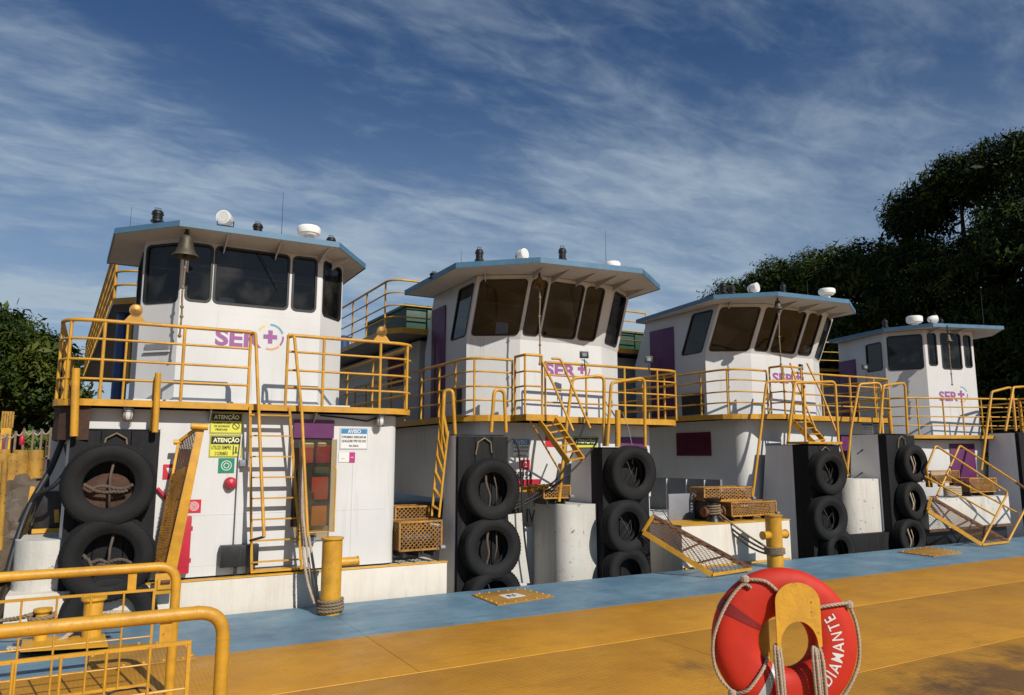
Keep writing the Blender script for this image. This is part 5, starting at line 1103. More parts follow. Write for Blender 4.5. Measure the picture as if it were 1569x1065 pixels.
mesh_box('winch', 20.226, 21.492, 11.4, 11.8, 1.20, 1.55, 'winch with solid looking mesh guard on the rightmost boat, right of the coiled rope', GUARD)
mesh_box('winch', 7.232, 7.811, 11.75, 12.3, 1.38, 1.60, 'small winch guard of open mesh on the rounded bow of the second boat', GUARD, (0.08, 0.06))
m = MB(); m.box(6.7, 7.6, 12.2, 12.55, 1.30, 1.48); 
# coil of rope on boat 4 bow
t = thing('rope_coil', (19.583, 11.450, 1.108), 'coil of pale rope lying on the bow of the rightmost boat', 'rope'); c = Vector((19.595, 11.450, 1.192)); m = MB()
pts = [(c.x+0.30*math.cos(k*.5)*(1+.05*math.sin(k)), 11.5+0.14*math.sin(k*.5), 1.12+0.0035*k) for k in range(70)]; rope_mb(pts, 0.028, 3, 0.16, m, 5, 0.04); m.build('coil', ROPE, t, smooth=True, angle=80)

# ================================================================== BOLLARDS AND MOORING ROPES
def bollard(x, y, r, h, arm, label, lean=0.0):
    t = thing('bollard', (x, y, 0), label, 'bollard')
    m = MB(); m.lathe([(r, 0.0), (r, h), (r*1.14, h+0.002), (r*1.14, h+0.025), (r*1.0, h+0.03), (0.01, h+0.03)], 32, (x, y, 0)); m.build('post', YEL, t, smooth=True, angle=35)
    m = MB(); 
    if arm[0]: m.tube([(x-r-arm[0], y, arm[2]), (x-r-arm[0]+.015, y, arm[2]), (x, y, arm[2])], [arm[3]*1.08, arm[3]*1.0, arm[3]], 18)
    m.tube([(x, y, arm[2]), (x+r+arm[1]-.02, y, arm[2]), (x+r+arm[1]-.018, y, arm[2]), (x+r+arm[1], y, arm[2])], [arm[3], arm[3], arm[3]*1.15, arm[3]*1.15], 18); m.build('cross_arm', YEL, t, smooth=True, angle=35)
    return t
bx, by = 2.97, 10.45
bollard(bx, by, 0.138, 1.0, (0, 0.24, 0.68, 0.062), 'thick yellow bollard with rope wound round its foot, in front of the leftmost boat')
t = thing('mooring_rope', (bx, by, 0), 'tan rope wound round the foot of the left bollard and hanging from the ladder', 'rope')
m = MB(); pts = [(bx+(0.165+0.006*math.sin(k*.9))*math.cos(k*.4), by+(0.165+0.006*math.sin(k*.9))*math.sin(k*.4), 0.03+0.0026*k) for k in range(64)]; rope_mb(pts, 0.024, 3, 0.14, m, 5, 0.03); m.build('turns', ROPED, t, smooth=True, angle=80)
for k in range(3):
    m = MB(); o_ = 0.03*k; rope_mb([(2.654, 11.100, 2.131), (2.66+o_, 11.08, 1.4), (2.68+o_*1.5, 10.95-.03*k, 0.9), (2.72+o_*2, 10.8, 0.45), (2.80+o_, 10.62, 0.12), (2.85+o_, 10.5, 0.06)], 0.022, 3, 0.13, m, 5, 0.03); m.build('hanging_part', ROPE, t, smooth=True, angle=80)
bx2, by2 = 11.72, 10.45
bollard(bx2, by2, 0.155, 0.98, (0.16, 0.18, 0.62, 0.078), 'yellow bollard with a round cross arm, behind the lifebuoy')
t = thing('mooring_rope', (bx2, by2, 0.3), 'three slack tan ropes running from the dark winch head to the right bollard', 'rope')
wh = Vector((11.153, 11.500, 0.996))
for k, (dz, sg) in enumerate(((0.10, 0.05), (0.0, 0.10), (-0.06, 0.16))):
    m = MB(); a_, b_ = wh+Vector((0.05*k, 0, dz)), Vector((bx2-.15, by2-.05, 0.30+0.045*(1-k)))
    pts = [a_.lerp(b_, q/8)+Vector((0, 0, -sg*4*(q/8)*(1-q/8))) for q in range(9)]; rope_mb(pts, 0.024, 3, 0.14, m, 5, 0.03); m.build('rope_part', ROPED, t, smooth=True, angle=80)
m = MB(); pts = [(bx2+0.178*math.cos(k*.4), by2+0.178*math.sin(k*.4), 0.25+0.0022*k) for k in range(60)]; rope_mb(pts, 0.023, 3, 0.14, m, 5, 0.03); m.build('turns', ROPED, t, smooth=True, angle=80)
# dark winch head
t = thing('warping_head', (wh.x, 11.5, 0.82), 'dark upright warping head with rope turns on the pontoon of the third boat', 'winch')
m = MB(); m.lathe([(0.16, 0.82), (0.12, 0.9), (0.11, 1.2), (0.17, 1.25), (0.19, 1.29), (0.01, 1.30)], 20, (wh.x, 11.5, 0)); m.build('head', BLACK, t, smooth=True, angle=35); 
for s_ in (-1, 1): m = MB(); m.tube([(wh.x+.1*s_, 11.5, 1.02), (wh.x+.22*s_, 11.5, 1.02), (wh.x+.23*s_, 11.5, 1.02), (wh.x+.27*s_, 11.5, 1.02)], [.05, .06, .1, .1], 14); m.build('side_drum', RUST, t, smooth=True, angle=35)
m = MB(); rope_mb([(wh.x+0.14*math.cos(k*.5), 11.5+0.14*math.sin(k*.5), 0.95+0.004*k) for k in range(50)], 0.022, 3, 0.13, m, 5, 0.03); m.build('rope_turns', ROPED, t, smooth=True, angle=80)
# double bollard, lower left
t = thing('double_bollard', (-0.15, 10.2, 0), 'double yellow bollard on a base plate, seen through the left railings', 'bollard')
m = MB(); m.hexa([(-0.577, 10.120, 0.002), (0.283, 9.897, 0.002), (0.251, 10.663, 0.002), (-0.607, 10.881, 0.002), (-0.553, 9.705, 0.090), (0.272, 9.492, 0.090), (0.241, 10.226, 0.090), (-0.582, 10.435, 0.090)]); m.build('base_plate', YELR, t, bevel=0.006)
for (u_, s_, hh) in ((61, 0.07, 0.40), (139, 0.10, 0.50)):
    c = (-0.398, 10.251, 0.050) if u_ == 61 else (0.104, 10.142, 0.050)
    m = MB(); m.lathe([(s_, 0.05), (s_, hh-.03), (s_*1.35, hh), (s_*1.35, hh+.03), (0.01, hh+.035)], 24, (c[0], c[1], 0)); m.build('post', YELR, t, smooth=True, angle=35)
    m = MB(); m.tube([(c[0]-.22, c[1], .24), (c[0]+.26, c[1], .24)], 0.05, 14); m.build('cross_arm', YEL, t, smooth=True)
c = (-0.398, 10.251, 0.050); t2 = thing('mooring_rope', (c[0], c[1], .2), 'brown rope around the left post of the double bollard', 'rope'); m = MB(); rope_mb([(c[0]+.12*math.cos(k*.45), c[1]+.12*math.sin(k*.45), .22+.003*k) for k in range(50)] + [(c[0]-.4, c[1]+.2, .3), (c[0]-1.2, c[1]+.9, .2)], 0.028, 3, 0.15, m, 5, 0.03)
m.build('turns', ROPED, t2, smooth=True, angle=80)
m = MB(); rope_mb([(c[0]-.3, c[1]-.1, .05), (c[0]-.1, c[1]-.16, .04), (c[0]+.2, c[1]-.1, .08), (c[0]+.5, c[1], .30), (c[0]+.9, c[1]+.05, .28)], 0.03, 3, 0.15, m, 5, 0.03); m.build('loose_end', ROPE, t2, smooth=True, angle=80)
# cables strung between the boats
def cable(pts, r, label, mat=CABLE):
    o = rope_mb(pts, r, 1, 9, n=6, step=0.08) if False else None
    m = MB(); P = [Vector(p) for p in pts]; out = []
    for i in range(len(P)-1):
        p0, p1, p2, p3 = P[max(i-1,0)], P[i], P[i+1], P[min(i+2, len(P)-1)]
        for j in range(8): q = j/8; out.append(0.5*((2*p1)+(p2-p0)*q+(2*p0-5*p1+4*p2-p3)*q*q+(3*p1-p0-3*p2+p3)*q**3))
    out.append(P[-1]); m.tube(out, r, 8); return m.build('cable', mat, None, smooth=True, angle=80, label=label, cat='cable')
cable([(8.132, 11.600, 2.863), (7.622, 11.700, 1.861), (7.085, 11.800, 1.452), (6.675, 11.900, 1.237)], 0.018, 'upper of two black cables from the third post down to the left')
cable([(8.223, 11.400, 2.490), (8.125, 11.500, 2.247), (7.613, 11.600, 1.768), (7.168, 11.800, 1.415), (6.702, 11.900, 1.202)], 0.018, 'lower of two black cables looping from the third post')
cable([(6.247, 11.300, 2.397), (6.338, 11.300, 2.443), (6.443, 11.300, 2.240), (6.507, 11.300, 1.567), (6.557, 11.300, 0.791), (6.685, 11.300, -0.013)], 0.018, 'dark cable hanging straight down right of the second post')
cable([(-0.405, 12.200, 2.423), (-0.540, 12.200, 1.953), (-0.726, 12.000, 1.481), (-0.837, 11.800, 0.971), (-0.885, 11.600, 0.576)], 0.04, 'thick black hose sloping down at the far left')
cable([(-0.371, 11.900, 2.309), (-0.319, 11.900, 2.026), (-0.452, 11.900, 1.765), (-0.683, 12.000, 1.592), (-0.819, 12.000, 1.271)], 0.03, 'thinner black hose curving left of the leftmost post')
cable([(17.297, 12.000, 2.511), (17.001, 12.000, 2.411), (16.546, 12.000, 2.198)], 0.016, 'short black cable beside the fifth post, upper')
cable([(17.373, 11.900, 2.379), (17.212, 12.000, 1.987), (16.288, 12.100, 1.512), (16.068, 12.200, 1.418)], 0.016, 'long black cable beside the fifth post, lower')
cable([(9.573, 11.500, 1.454), (9.644, 11.200, 1.009), (9.755, 10.800, 0.555), (9.813, 10.400, 0.198)], 0.008, 'thin black line along the mesh gangway')
cable([(18.219, 11.300, 0.991), (18.377, 11.000, 0.437), (18.407, 10.600, 0.161), (18.635, 10.400, 0.061)], 0.008, 'thin slack line beside the railed gangway')
cable([(9.035, 11.700, 2.993), (9.094, 11.600, 2.695), (9.101, 11.500, 2.351)], 0.006, 'thin wire from the rail down to the third post', GREY)

# left of boat 1: rounded bow, rescue items and hooks
t = b1
rounded_bow(b1, -0.840, -0.238, 11.45, 12.4, -1.4, 1.07, 0.35, CHIP)
m = MB(); m.hexa([(-0.764, 12.600, 0.991), (-0.610, 12.600, 1.000), (-0.615, 12.700, 0.991), (-0.770, 12.700, 0.981), (-0.467, 12.600, 2.225), (-0.386, 12.600, 2.225), (-0.389, 12.700, 2.226), (-0.471, 12.700, 2.225)])
m = MB(); m.box(-0.691, -0.329, 12.5, 13.2, 1.1, 1.65); m.build('dark_opening', BLACK, b1, bevel=0.02)  # black block in place of a dark opening, its darkness put into the colour
m = MB(); m.box(-0.701, -0.327, 12.42, 12.49, 1.08, 1.14); m.build('opening_sill', YELR, b1)
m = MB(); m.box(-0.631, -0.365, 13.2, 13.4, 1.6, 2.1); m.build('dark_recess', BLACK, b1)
for (P_, w_) in (((((-0.396, 11.700, 2.411)), ((-0.388, 11.700, 2.613))), .05), ((((-0.403, 12.300, 1.230)), ((-0.425, 12.300, 1.410))), .06)):
    m = MB(); m.bar(P_[0], P_[1], w_, 0.03); m.build('hook', YEL, b1, bevel=0.008)
m = MB(); a_, b_ = (-0.795, 12.700, 1.001), (-0.751, 12.700, 1.716); m.bar(a_, b_, 0.06, 0.04); m.build('davit_arm', YELR, b1)
m = MB(); m.bar((-0.736, 13.000, 1.799), (-0.386, 13.000, 1.842), 0.03, 0.03); m.bar((-0.747, 13.000, 1.640), (-0.371, 13.000, 1.650), 0.03, 0.03); m.build('side_rail', RUST, b1)
m = MB(); m.lathe([(0.34, -0.03), (0.34, 0.03)], 24, (0.183, 11.28, 1.683-.1), 'y'); m.build('rusty_disc', DRUST, b1)

# ================================================================== RAILINGS OF THE FERRY DECK, LOWER LEFT
def ferry_rail(Y, xr, zt, r, label, panel_y, px, pz, cols, rows, strap):
    t = thing('deck_railing', (xr-2.0, Y, 0), label, 'railing', 'yellow pipe railings in the lower left corner')
    m = MB(); P = fillet([(xr-5.5, Y, 0), (xr-5.5, Y, zt), (xr, Y, zt), (xr, Y, 0.0)], 0.17, 8); m.tube(P, r, 20); m.build('pipe_frame', YEL, t, smooth=True, angle=60)
    for (xx, zz) in ((xr-0.16, zt), (xr, zt-.17)): 
        m = MB()
        if zz == zt: m.tube([(xx-.012, Y, zz), (xx, Y, zz), (xx+.012, Y, zz)], [r*1.01, r*1.05, r*1.01], 20, cap=False)
        else: m.tube([(xx, Y, zz+.012), (xx, Y, zz), (xx, Y, zz-.012)], [r*1.01, r*1.05, r*1.01], 20, cap=False)
        m.build('weld_bead', YEL, t, smooth=True)
    x0 = xr-5.3; zl, zh = 0.12, pz
    m = MB(); m.box(x0, px, panel_y-.011, panel_y+.011, zh-.011, zh+.011); m.box(px-.022, px, panel_y-.011, panel_y+.011, zl, zh-.012); m.box(x0, px-.023, panel_y-.011, panel_y+.011, zl, zl+.022); p_ = m.build('mesh_frame', YEL, t)
    for z in rows: m = MB(); m.tube([(x0, panel_y, z), (px-.012, panel_y, z)], 0.0085, 7); m.build('horizontal_rod', YEL, p_)
    x = px-cols
    while x > x0: m = MB(); m.tube([(x, panel_y-.015, zl), (x, panel_y-.015, zh)], 0.0085, 7); m.build('vertical_rod', YEL, p_); x -= cols
    for sx in strap: m = MB(); m.box(sx-.035, sx+.035, Y-.006, Y+.006, zh+.008, zt-r*.8); m.build('hanger_strap', YEL, t)
    m = MB(); m.box(xr-.12, xr+.12, Y-.1, Y+.1, 0.0, 0.014); m.build('foot_plate', YEL, t)
    return t
ferry_rail(5.25, 0.80, 1.16, 0.0425, 'nearer and lower of the two yellow pipe railings with welded mesh', 5.22, 0.608, 0.994, 0.233, (0.72, 0.53, 0.34), (0.460, 0.460-2.2))
ferry_rail(7.70, 0.735, 1.14, 0.0425, 'farther yellow pipe railing with welded mesh, its top crossing the leftmost tyres', 7.67, 0.565, 0.944, 0.255, (0.74, 0.54, 0.30), (0.369, 0.369-2.2))
m = MB(); c = Vector((0.418, 7.896, 0.000)); m.tube([(c.x+.18*math.cos(k*math.pi/12), c.y+.18*math.sin(k*math.pi/12), .006) for k in range(24)], 0.012, 6, closed=True); m.build('deck_ring', DGREY, None, label='dark ring lying on the yellow deck below the front mesh railing', cat='ring')

# ================================================================== LIFEBUOY ON ITS STAND
C = Vector((2.967, 2.620, 1.266)); naz = R(212)
nrm = Vector((math.sin(naz), math.cos(naz), 0.0)); uu = Vector((-nrm.y, nrm.x, 0)); up = Vector((0,0,1))
if uu.dot(Vector((0.87,-0.49,0))) < 0: uu = -uu
t = thing('lifebuoy', tuple(C-Vector((0,0,.38))), 'red lifebuoy lettered DIAMANTE with rope, hanging on a yellow hook plate', 'lifebuoy')
KB = 0.885; Rm, ra, rb_ = 0.262*KB, 0.125*KB, 0.075*KB       # ring radius, tube half width, tube half depth
def bp(th, ph, d=0.0):
    a_, b_ = ra+d, rb_+d; cs, sn = math.cos(ph), math.sin(ph); e_ = 0.8
    x = a_*math.copysign(abs(cs)**e_, cs); y = b_*math.copysign(abs(sn)**e_, sn)
    rad = uu*math.cos(th)+up*math.sin(th); return C + rad*(Rm+x) + nrm*y
def buoy_patch(th0, th1, nt_, d, ph0=0, ph1=2*math.pi, np_=28, closed=True):
    vs = []; fs = []
    for i in range(nt_ + (0 if closed else 1)):
        th = th0+(th1-th0)*i/nt_
        for j in range(np_ + (0 if ph1-ph0 > 6.28 else 1)): vs.append(bp(th, ph0+(ph1-ph0)*j/np_, d))
    k = np_ if ph1-ph0 > 6.28 else np_+1; rows = nt_ if closed else nt_+1
    for i in range(nt_ if closed else nt_):
        a_ = i*k; b_ = ((i+1) % rows)*k
        for j in range(np_): fs.append((a_+j, a_+(j+1) % k, b_+(j+1) % k, b_+j))
    return MB().add(vs, fs)
buoy_patch(0, 2*math.pi, 96, 0).build('ring_body', LIFE, t, smooth=True, angle=80)
DKRED = paint('faded_dark_red', (0.22, 0.012, 0.014), 0.5, dirt=0.3)
for a_ in (150, 242):
    buoy_patch(R(a_-5), R(a_+5) , 8, 0.0025, closed=False).build('reflective_band', SILVER if a_ == 242 else DKRED, t, smooth=True, angle=80)
# lettering bent round the face of the ring
V, F = text_mesh('DIAMANTE', 0.012, 1.25)
m = MB(); vs = []
for a_, b_ in V:
    th = R(-47 + 80*a_); off = (-0.037*(b_-0.5) + 0.002)
    ph = math.pi/2 - off/ra*1.0
    vs.append(bp(th, ph, 0.002))
m.add(vs, F); m.build('lettering', P_WHT, t, fix=False)
# grab rope round the outside
anch = [R(a_) for a_ in (128, 18, -60, 222)]
m = MB()
def loop(pts, r_=0.0085): rope_mb(pts, r_, 3, 0.055, m, 6, 0.008)
loop([bp(R(122),R(60),.012), bp(R(126),R(40),.014), bp(R(142),R(42),.014), bp(R(162),R(40),.014), bp(R(180),R(28),.016), bp(R(197),R(16),.018), bp(R(210),R(15),.018), bp(R(222),R(30),.015)])
loop([bp(R(122),R(30),.015), bp(R(108),R(60),.012), bp(R(95),R(90),.012), bp(R(80),R(90),.012)])
loop([bp(R(52),R(95),.012), bp(R(40),R(70),.014), bp(R(33),R(35),.018), bp(R(28),R(0),.02), bp(R(10),R(-2),.018), bp(R(-15),R(0),.02), bp(R(-40),R(5),.018), bp(R(-60),R(15),.02)])
loop([bp(R(222),R(20),.015), bp(R(226),R(70),.014), bp(R(222),R(120),.014), bp(R(218),R(165),.014)])
loop([bp(R(222),R(20),.02), bp(R(232),R(50),.014), bp(R(245),R(75),.014), bp(R(262),R(80),.014), bp(R(285),R(60),.02), bp(R(300),R(15),.02)])
m.build('grab_rope', ROPE, t, smooth=True, angle=80)
m = MB()
for (a_, ph) in ((122, 30), (222, 22), (30, 20)):
    c = bp(R(a_), R(ph), 0.018)
    m = MB(); m.lathe([(0.008, -0.02), (0.02, -0.012), (0.022, 0), (0.02, 0.012), (0.008, 0.02)], 10, tuple(c)); m.build('rope_knot', ROPE, t, smooth=True)
# hook plate and post
t = thing('lifebuoy_stand', tuple(Vector((C.x, C.y, 0))+nrm*-0.12), 'yellow post with an arched hook plate that carries the lifebuoy', 'stand')
pc = C + uu*0.045 + nrm*(rb_+0.03)
def pf(x, z, d): return pc + uu*x*KB + up*z*KB + nrm*d
W_, zt_, zl_, zr_ = 0.118, 0.30, 0.02, -0.02
outl = [(W_*math.cos(R(a_)), 0.225+0.10*math.sin(R(a_))) for a_ in range(0, 181, 12)]
inl = [(-0.098*math.cos(R(a_)), 0.0+0.125*math.sin(R(a_))) for a_ in range(0, 181, 12)]
poly = outl + [(-W_, -0.02), (-0.103, -0.03)] + inl + [(0.103, -0.01), (W_, 0.0)]
bm = bmesh.new(); vs = [bm.verts.new((x, z, 0)) for x, z in poly]; bmesh.ops.triangle_fill(bm, use_beauty=True, edges=[bm.edges.new((vs[i], vs[(i+1) % len(vs)])) for i in range(len(vs))]); bm.verts.index_update()
PV = [(v.co.x, v.co.y) for v in bm.verts]; PF = [tuple(v.index for v in f.verts) for f in bm.faces]; bm.free()
m = MB(); m.add([pf(x, z, 0.004) for x, z in PV], PF); m.add([pf(x, z, -0.004) for x, z in PV], [f[::-1] for f in PF]); k = len(poly)
m.add([pf(x, z, 0.004) for x, z in poly]+[pf(x, z, -0.004) for x, z in poly], [(i, (i+1) % k, k+(i+1) % k, k+i) for i in range(k)]); m.build('hook_plate', YELR, t)
m = MB(); q = 0.0
m.hexa([pf(-.05,.27,-.005), pf(.05,.27,-.005), pf(.05,.27,-.26), pf(-.05,.27,-.26), pf(-.05,.295,-.005), pf(.05,.295,-.005), pf(.05,.295,-.26), pf(-.05,.295,-.26)]); m.build('carrying_arm', YELR, t)
m = MB(); b_ = pf(-0.115, 0, -0.24); m.tube([(b_.x, b_.y, 0.0), (b_.x, b_.y, C.z+0.25)], 0.03, 16); m.build('post', YEL, t, smooth=True)
m = MB(); m.box(b_.x-.1, b_.x+.1, b_.y-.1, b_.y+.1, 0.0, 0.012); m.build('foot_plate', YEL, t)
m = MB(); m.hexa([pf(-.13,.25,-.22), pf(.05,.25,-.22), pf(.05,.25,-.26), pf(-.13,.25,-.26), pf(-.13,.27,-.22), pf(.05,.27,-.22), pf(.05,.27,-.26), pf(-.13,.27,-.26)]); m.build('side_bracket', YEL, t)
# heaving line hanging over the hook in two bundles
t = thing('heaving_line', tuple(pf(0, -0.9, 0)), 'pale heaving line hanging in two bundles through the hole of the lifebuoy', 'rope', None)
def bundle(x0, z0, x1, zb, d, n_):
    m = MB()
    for k in range(n_):
        o_ = (k-(n_-1)/2)*0.016; pts = [pf(x0+0.02+o_*.3, z0-.03, -.03), pf(x0+o_*.6, z0, -0.012), pf(x0-0.002+o_, z0-0.06, 0.006+.008*(k % 2)), pf((x0+x1)/2+o_, (z0+zb)/2, d+.006*(k % 2)), pf(x1+o_*1.1, zb, d)]
        rope_mb(pts, 0.0085, 3, 0.045, m, 6, 0.008)
    m.build('line_bundle', ROPE, t, smooth=True, angle=80)
bundle(-0.115, 0.0, -0.10, -0.62, 0.012, 3); bundle(0.09, -0.01, 0.10, -0.62, 0.012, 4)

# ================================================================== LEFT BANK: PILES, RUBBLE, ROPE FENCE
def pile(x, y, z0, z1, r, lab):
    m = MB(); tl = random.uniform(-.03, .03); m.tube([(x, y, z0), (x+tl, y, (z0+z1)/2), (x+tl*2, y, z1-0.04), (x+tl*2, y, z1)], [r, r*1.0, r*1.02, r*.93], 20)
    return m.build('yellow_pile', PILE, None, smooth=True, angle=40, label=lab, cat='pile', group='yellow steel piles along the left bank')
for (u0, u1, v0, v1, Y_, lab) in (
    (8, 24, 693, 770, 17.5, 'short wide yellow pile, nearest the bottom left'), ):
    pass
for k, (p0, p1, wd, lab) in enumerate((
    ((-2.015, 22.800, 1.384), (-2.093, 22.800, 2.314), 0.15, 'yellow pile cut by the left edge of the photo, shortest of the row'),
    ((-1.796, 22.800, 1.217), (-1.878, 22.800, 2.216), 0.175, 'yellow pile second from the left edge, its foot lowest'),
    ((-1.649, 22.800, 1.623), (-1.704, 22.800, 2.299), 0.175, 'yellow pile in the middle of the row on the bank'),
    ((-1.306, 22.800, 1.552), (-1.337, 22.800, 2.300), 0.175, 'yellow pile standing alone at the right end of the row'),
    ((-1.623, 19.200, 0.892), (-1.719, 19.200, 2.040), 0.06, 'thin yellow post at the left edge, in front of the piles'))):
    pile(p0[0], p0[1], p0[2]-0.7, p1[2], wd, lab)
def rock(x, y, z, s, mat, name, lab, cat, seed):
    bm = bmesh.new(); bmesh.ops.create_icosphere(bm, subdivisions=3, radius=1)
    for v in bm.verts:
        n_ = v.co.normalized(); k = 1+0.45*mnoise.noise(n_*1.3+Vector((seed*3.1, 0, 0)))+0.15*mnoise.noise(n_*4+Vector((0, seed, 0))); v.co = Vector((v.co.x*s[0], v.co.y*s[1], v.co.z*s[2]))*k
    me = bpy.data.meshes.new(name); bm.to_mesh(me); bm.free(); me.materials.append(mat); me.shade_smooth(); me.set_sharp_from_angle(angle=R(28))
    o = bpy.data.objects.new(name, me); S.collection.objects.link(o); o.location = (x, y, z); o.rotation_euler = (seed, seed*2, seed*3); return setp(o, lab, cat, 'rubble on the left bank')
rr = random.Random(3); rk = [(-1.778, 21.800, 0.566), (-1.554, 22.200, 0.999), (-1.405, 22.500, 1.269), (-1.613, 21.000, 0.030), (-1.488, 21.800, 0.553), (-1.950, 22.200, 0.933), (-1.373, 21.900, 0.697), (-1.558, 21.300, 0.294), (-1.423, 23.200, 1.644), (-1.688, 20.700, -0.250), (-1.573, 22.800, 1.375), (-1.698, 22.100, 0.883), (-1.761, 21.300, 0.274), (-1.405, 20.800, -0.180), (-1.323, 21.300, 0.252), (-1.801, 22.400, 1.187)]
for k, p in enumerate(rk): rock(p[0], p[1], p[2], (rr.uniform(.25,.5), rr.uniform(.25,.45), rr.uniform(.2,.4)), CONC if k % 3 else EARTH, 'rubble_block', 'broken brown block among the rubble on the bank below the yellow piles', 'rubble', k)
t = thing('rope_fence', (-4.5, 26, 1.0), 'low fence of pale posts and drooping rope on the left bank', 'fence')
pp = [(-2.766, 26.000, 2.781), (-2.283, 26.000, 2.788), (-2.083, 26.000, 2.867), (-1.882, 26.000, 2.947), (-1.653, 26.000, 2.913), (-1.442, 26.000, 2.935), (-1.215, 26.000, 2.978)]
for p in pp: m = MB(); m.tube([(p[0], 26, p[2]-1.0), (p[0], 26, p[2])], 0.035, 8); m.build('post', ROPED, t)
for a_, b_ in zip(pp[:-1], pp[1:]):
    a_, b_ = Vector(a_), Vector(b_); m = MB(); m.tube([a_.lerp(b_, q/6)+Vector((0, 0, -.03-.28*4*(q/6)*(1-q/6)*.5)) for q in range(7)], 0.02, 5); m.build('rope', ROPE, t)
m = MB(); p = (-1.878, 25.500, 2.558); m.lathe([(0.06, 0), (0.07, .05), (0.07, .2), (.04, .27), (.01, .3)], 14, (p[0], p[1], p[2]-.1)); m.build('hydrant', REDP, None, smooth=True, label='small red hydrant on the left bank behind the rope fence', cat='hydrant')
# yellow lattice stand, far left
t = thing('lattice_stand', (-2.588, 30.000, 2.107), 'open yellow stand with slats under the trees at the far left', 'stand')
for u_ in (0, 1, 2, 3, 4):
    a_ = Vector((-2.813, 30.000, 3.080)); b_ = Vector((-2.523, 30.000, 3.085)); q = a_.lerp(b_, u_/4); m = MB(); m.box(q.x-.03, q.x+.03, 29.97, 30.03, q.z, q.z+0.55); m.build('slat', PILE, t)
a_ = Vector((-2.813, 30.000, 3.080)); b_ = Vector((-2.523, 30.000, 3.085)); m = MB(); m.box(a_.x, b_.x, 29.9, 30.1, a_.z-.25, a_.z-.01); m.box(a_.x, a_.x+.06, 29.9, 30.1, a_.z-1.6, a_.z-.26); m.box(b_.x-.06, b_.x, 29.9, 30.1, a_.z-1.6, a_.z-.26); m.build('frame', YELR, t)
m = MB(); m.box(-9.5, -2.9, 34, 35, 0.8, 3.0); m.build('storage_container', MAROON, None, bevel=0.03, label='dark maroon container in the shade behind the rope fence', cat='container')
for k in range(9): 
    q = (-3.204, 40.000, 3.838) if False else (-12+1.5*k, 60, 1.0); m = MB(); m.tube([(q[0], 60, 1.0), (q[0], 60, 3.4)], 0.05, 6); m.build('fence_post', RUST, None, label='thin rusty fence post far off under the left trees', cat='post', group='far posts under the left trees')

# ================================================================== TREES
def leafmat(name, c1, c2, c3):
    m = bpy.data.materials.new(name); m.use_nodes = True; t = m.node_tree; b = t.nodes['Principled BSDF']; nn = t.nodes.new
    g = nn('ShaderNodeNewGeometry'); n = nn('ShaderNodeTexNoise'); n.inputs['Scale'].default_value = 0.7; n.inputs['Detail'].default_value = 6; t.links.new(g.outputs['Position'], n.inputs['Vector'])
    r_ = nn('ShaderNodeValToRGB'); r_.color_ramp.elements[0].position = 0.35; r_.color_ramp.elements[0].color = (*c1, 1); r_.color_ramp.elements[1].position = 0.68; r_.color_ramp.elements[1].color = (*c3, 1)
    e_ = r_.color_ramp.elements.new(0.5); e_.color = (*c2, 1)
    mxn = nn('ShaderNodeMath'); mxn.operation = 'ADD'; t.links.new(n.outputs['Fac'], mxn.inputs[0]); ml = nn('ShaderNodeMath'); ml.operation = 'MULTIPLY_ADD'; t.links.new(g.outputs['Random Per Island'], ml.inputs[0]); ml.inputs[1].default_value = 0.22; ml.inputs[2].default_value = -0.11; t.links.new(ml.outputs[0], mxn.inputs[1])
    t.links.new(mxn.outputs[0], r_.inputs[0]); t.links.new(r_.outputs[0], b.inputs['Base Color']); b.inputs['Roughness'].default_value = 0.55; b.inputs['Specular IOR Level'].default_value = 0.12
    return m
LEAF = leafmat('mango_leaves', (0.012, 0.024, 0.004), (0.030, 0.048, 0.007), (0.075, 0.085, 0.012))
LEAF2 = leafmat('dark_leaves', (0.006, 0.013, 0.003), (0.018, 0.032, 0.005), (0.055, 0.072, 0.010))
LEAF3 = leafmat('bright_leaves', (0.06, 0.10, 0.02), (0.10, 0.16, 0.03), (0.16, 0.22, 0.05))
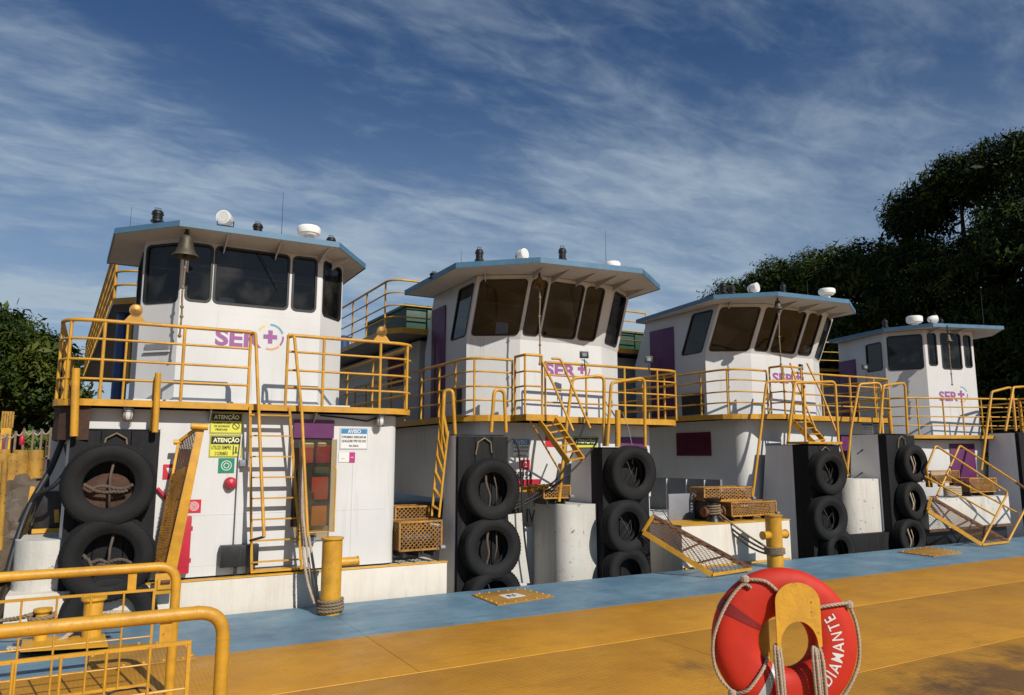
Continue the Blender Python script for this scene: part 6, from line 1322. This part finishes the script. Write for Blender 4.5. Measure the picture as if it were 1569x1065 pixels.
def crown(blobs, nleaf, size, mat, parent, seed, droop=0.25, name='crown', clump=14, spread=None):
    g = np.random.default_rng(seed); B = np.array(blobs, float)          # x y z rx ry rz
    wgt = (B[:,3]*B[:,4]+B[:,4]*B[:,5]+B[:,3]*B[:,5]); wgt /= wgt.sum()
    nc = nleaf//clump; bi = g.choice(len(B), nc, p=wgt); d = g.normal(size=(nc, 3)); d /= np.linalg.norm(d, axis=1)[:, None]
    d[:, 2] = np.where(d[:, 2] < -0.35, -d[:, 2]*0.6, d[:, 2])
    # lumpy radius
    rad = np.empty(nc)
    for i in range(nc):
        q = Vector(d[i]*2.3)+Vector((bi[i]*7.1, seed, 0)); rad[i] = 0.86+0.22*mnoise.noise(q)+0.16*mnoise.noise(q*2.6)
    rad *= 1-0.30*g.random(nc)**2.2
    cc = B[bi, :3]+d*rad[:, None]*B[bi, 3:6]
    # drop clumps buried deep inside other blobs
    keep = np.ones(nc, bool)
    for b_ in B:
        q = (cc-b_[:3])/b_[3:6]; keep &= ~((q**2).sum(1) < 0.42)
    cc = cc[keep]; dd = d[keep]; nc = len(cc)
    C_ = np.repeat(cc, clump, 0); D = np.repeat(dd, clump, 0); n = len(C_)
    C_ = C_+g.normal(size=(n, 3))*(spread or size*1.7)*np.array([1, 1, .75])
    nrm_ = D*0.6+g.normal(size=(n, 3))*0.65+np.array([0, 0, 0.5]); nrm_ /= np.linalg.norm(nrm_, axis=1)[:, None]
    ax_ = np.cross(nrm_, g.normal(size=(n, 3))); ax_ /= np.linalg.norm(ax_, axis=1)[:, None]; ax_[:, 2] -= droop; ax_ /= np.linalg.norm(ax_, axis=1)[:, None]
    sd_ = np.cross(nrm_, ax_); sd_ /= np.linalg.norm(sd_, axis=1)[:, None]
    L_ = size*(0.7+0.7*g.random(n))[:, None]; W = L_*0.36
    V = np.empty((n, 4, 3)); V[:, 0] = C_-ax_*L_; V[:, 1] = C_+sd_*W; V[:, 2] = C_+ax_*L_-np.array([0, 0, 1])*L_*0.15; V[:, 3] = C_-sd_*W
    me = bpy.data.meshes.new(name); me.vertices.add(n*4); me.vertices.foreach_set('co', V.reshape(-1)); me.loops.add(n*4); me.loops.foreach_set('vertex_index', np.arange(n*4, dtype=np.int32))
    me.polygons.add(n); me.polygons.foreach_set('loop_start', np.arange(0, n*4, 4, dtype=np.int32)); me.update(calc_edges=True); me.validate(); me.materials.append(mat)
    return link_mesh(name, me, (0, 0, 0), parent)
def tree(loc, label, blobs, nleaf, size, mat, trunk_r, th, limbs, seed, droop=0.25):
    t = thing('leafy_tree', loc, label, 'tree'); x, y, z = loc; g = random.Random(seed)
    m = MB(); m.tube([(x, y, z-.3), (x+g.uniform(-.1,.1), y, z+th*.4), (x+g.uniform(-.2,.2), y, z+th)], [trunk_r*1.35, trunk_r, trunk_r*.75], 14); tr = m.build('trunk', BARK, t, smooth=True, angle=60)
    for b_ in blobs[:limbs]:
        e_ = Vector((b_[0], b_[1], b_[2])); s_ = Vector((x, y, z+th*0.85)); mid = s_.lerp(e_, .5)+Vector((g.uniform(-.3,.3), g.uniform(-.3,.3), g.uniform(0,.4)))
        m = MB(); m.tube([s_, mid, e_], [trunk_r*.5, trunk_r*.3, trunk_r*.1], 8); m.build('limb', BARK, tr, smooth=True, angle=60)
    crown(blobs, nleaf, size, mat, t, seed, droop, spread=size*2.3)
    crown([(b_[0],b_[1],b_[2],b_[3]*.74,b_[4]*.74,b_[5]*.74) for b_ in blobs], nleaf//4, size*2.5, mat, t, seed+50, droop, name='inner_foliage'); return t
# left: mango tree overhanging the frame edge and its neighbour
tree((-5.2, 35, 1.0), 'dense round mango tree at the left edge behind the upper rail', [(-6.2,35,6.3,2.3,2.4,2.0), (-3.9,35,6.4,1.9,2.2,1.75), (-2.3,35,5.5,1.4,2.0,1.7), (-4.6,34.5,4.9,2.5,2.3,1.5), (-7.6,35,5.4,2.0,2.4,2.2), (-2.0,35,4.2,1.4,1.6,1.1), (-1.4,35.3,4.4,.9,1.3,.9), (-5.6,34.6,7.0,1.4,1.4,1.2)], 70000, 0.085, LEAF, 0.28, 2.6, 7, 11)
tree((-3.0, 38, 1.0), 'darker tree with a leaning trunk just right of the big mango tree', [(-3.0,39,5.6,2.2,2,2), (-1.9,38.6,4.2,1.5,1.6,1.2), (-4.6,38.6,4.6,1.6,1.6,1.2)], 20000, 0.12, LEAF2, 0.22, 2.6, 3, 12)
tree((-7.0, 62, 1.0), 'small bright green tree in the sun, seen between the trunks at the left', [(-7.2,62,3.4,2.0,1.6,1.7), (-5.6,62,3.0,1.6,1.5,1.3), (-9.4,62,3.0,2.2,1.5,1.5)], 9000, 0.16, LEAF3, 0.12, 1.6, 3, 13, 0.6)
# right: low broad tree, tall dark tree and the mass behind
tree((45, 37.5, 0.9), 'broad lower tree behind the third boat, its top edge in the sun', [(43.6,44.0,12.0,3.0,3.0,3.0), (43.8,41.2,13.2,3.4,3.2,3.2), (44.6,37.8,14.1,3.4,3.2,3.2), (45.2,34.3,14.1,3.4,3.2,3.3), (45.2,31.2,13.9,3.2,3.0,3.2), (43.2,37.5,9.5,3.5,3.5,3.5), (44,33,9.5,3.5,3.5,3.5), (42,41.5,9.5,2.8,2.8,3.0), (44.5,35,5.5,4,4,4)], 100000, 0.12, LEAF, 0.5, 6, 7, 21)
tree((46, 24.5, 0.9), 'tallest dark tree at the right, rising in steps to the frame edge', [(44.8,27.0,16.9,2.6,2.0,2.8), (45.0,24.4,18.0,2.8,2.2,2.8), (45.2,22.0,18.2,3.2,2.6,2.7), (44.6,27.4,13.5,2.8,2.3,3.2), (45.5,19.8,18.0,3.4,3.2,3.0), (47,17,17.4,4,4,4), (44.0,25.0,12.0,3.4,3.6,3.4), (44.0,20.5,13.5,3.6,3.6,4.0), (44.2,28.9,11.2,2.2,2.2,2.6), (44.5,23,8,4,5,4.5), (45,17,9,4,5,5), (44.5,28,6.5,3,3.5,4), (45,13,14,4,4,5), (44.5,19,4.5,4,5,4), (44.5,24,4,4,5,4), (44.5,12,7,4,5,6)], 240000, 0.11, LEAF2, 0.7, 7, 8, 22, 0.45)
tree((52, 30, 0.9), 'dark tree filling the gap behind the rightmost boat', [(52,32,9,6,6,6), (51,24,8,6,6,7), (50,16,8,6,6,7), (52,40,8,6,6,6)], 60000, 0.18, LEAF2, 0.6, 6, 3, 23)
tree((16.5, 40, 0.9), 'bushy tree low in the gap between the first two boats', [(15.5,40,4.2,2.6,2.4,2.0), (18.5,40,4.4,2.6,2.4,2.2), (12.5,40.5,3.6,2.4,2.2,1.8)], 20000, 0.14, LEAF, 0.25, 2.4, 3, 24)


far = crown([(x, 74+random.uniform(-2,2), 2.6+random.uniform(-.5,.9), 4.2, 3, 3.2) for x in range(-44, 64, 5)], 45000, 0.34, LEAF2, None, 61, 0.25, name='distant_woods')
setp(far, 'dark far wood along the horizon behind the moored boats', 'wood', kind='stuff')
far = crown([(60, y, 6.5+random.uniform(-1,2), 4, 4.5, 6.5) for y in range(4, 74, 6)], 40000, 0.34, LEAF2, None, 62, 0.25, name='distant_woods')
setp(far, 'dark wood behind the tall trees at the right', 'wood', kind='stuff')
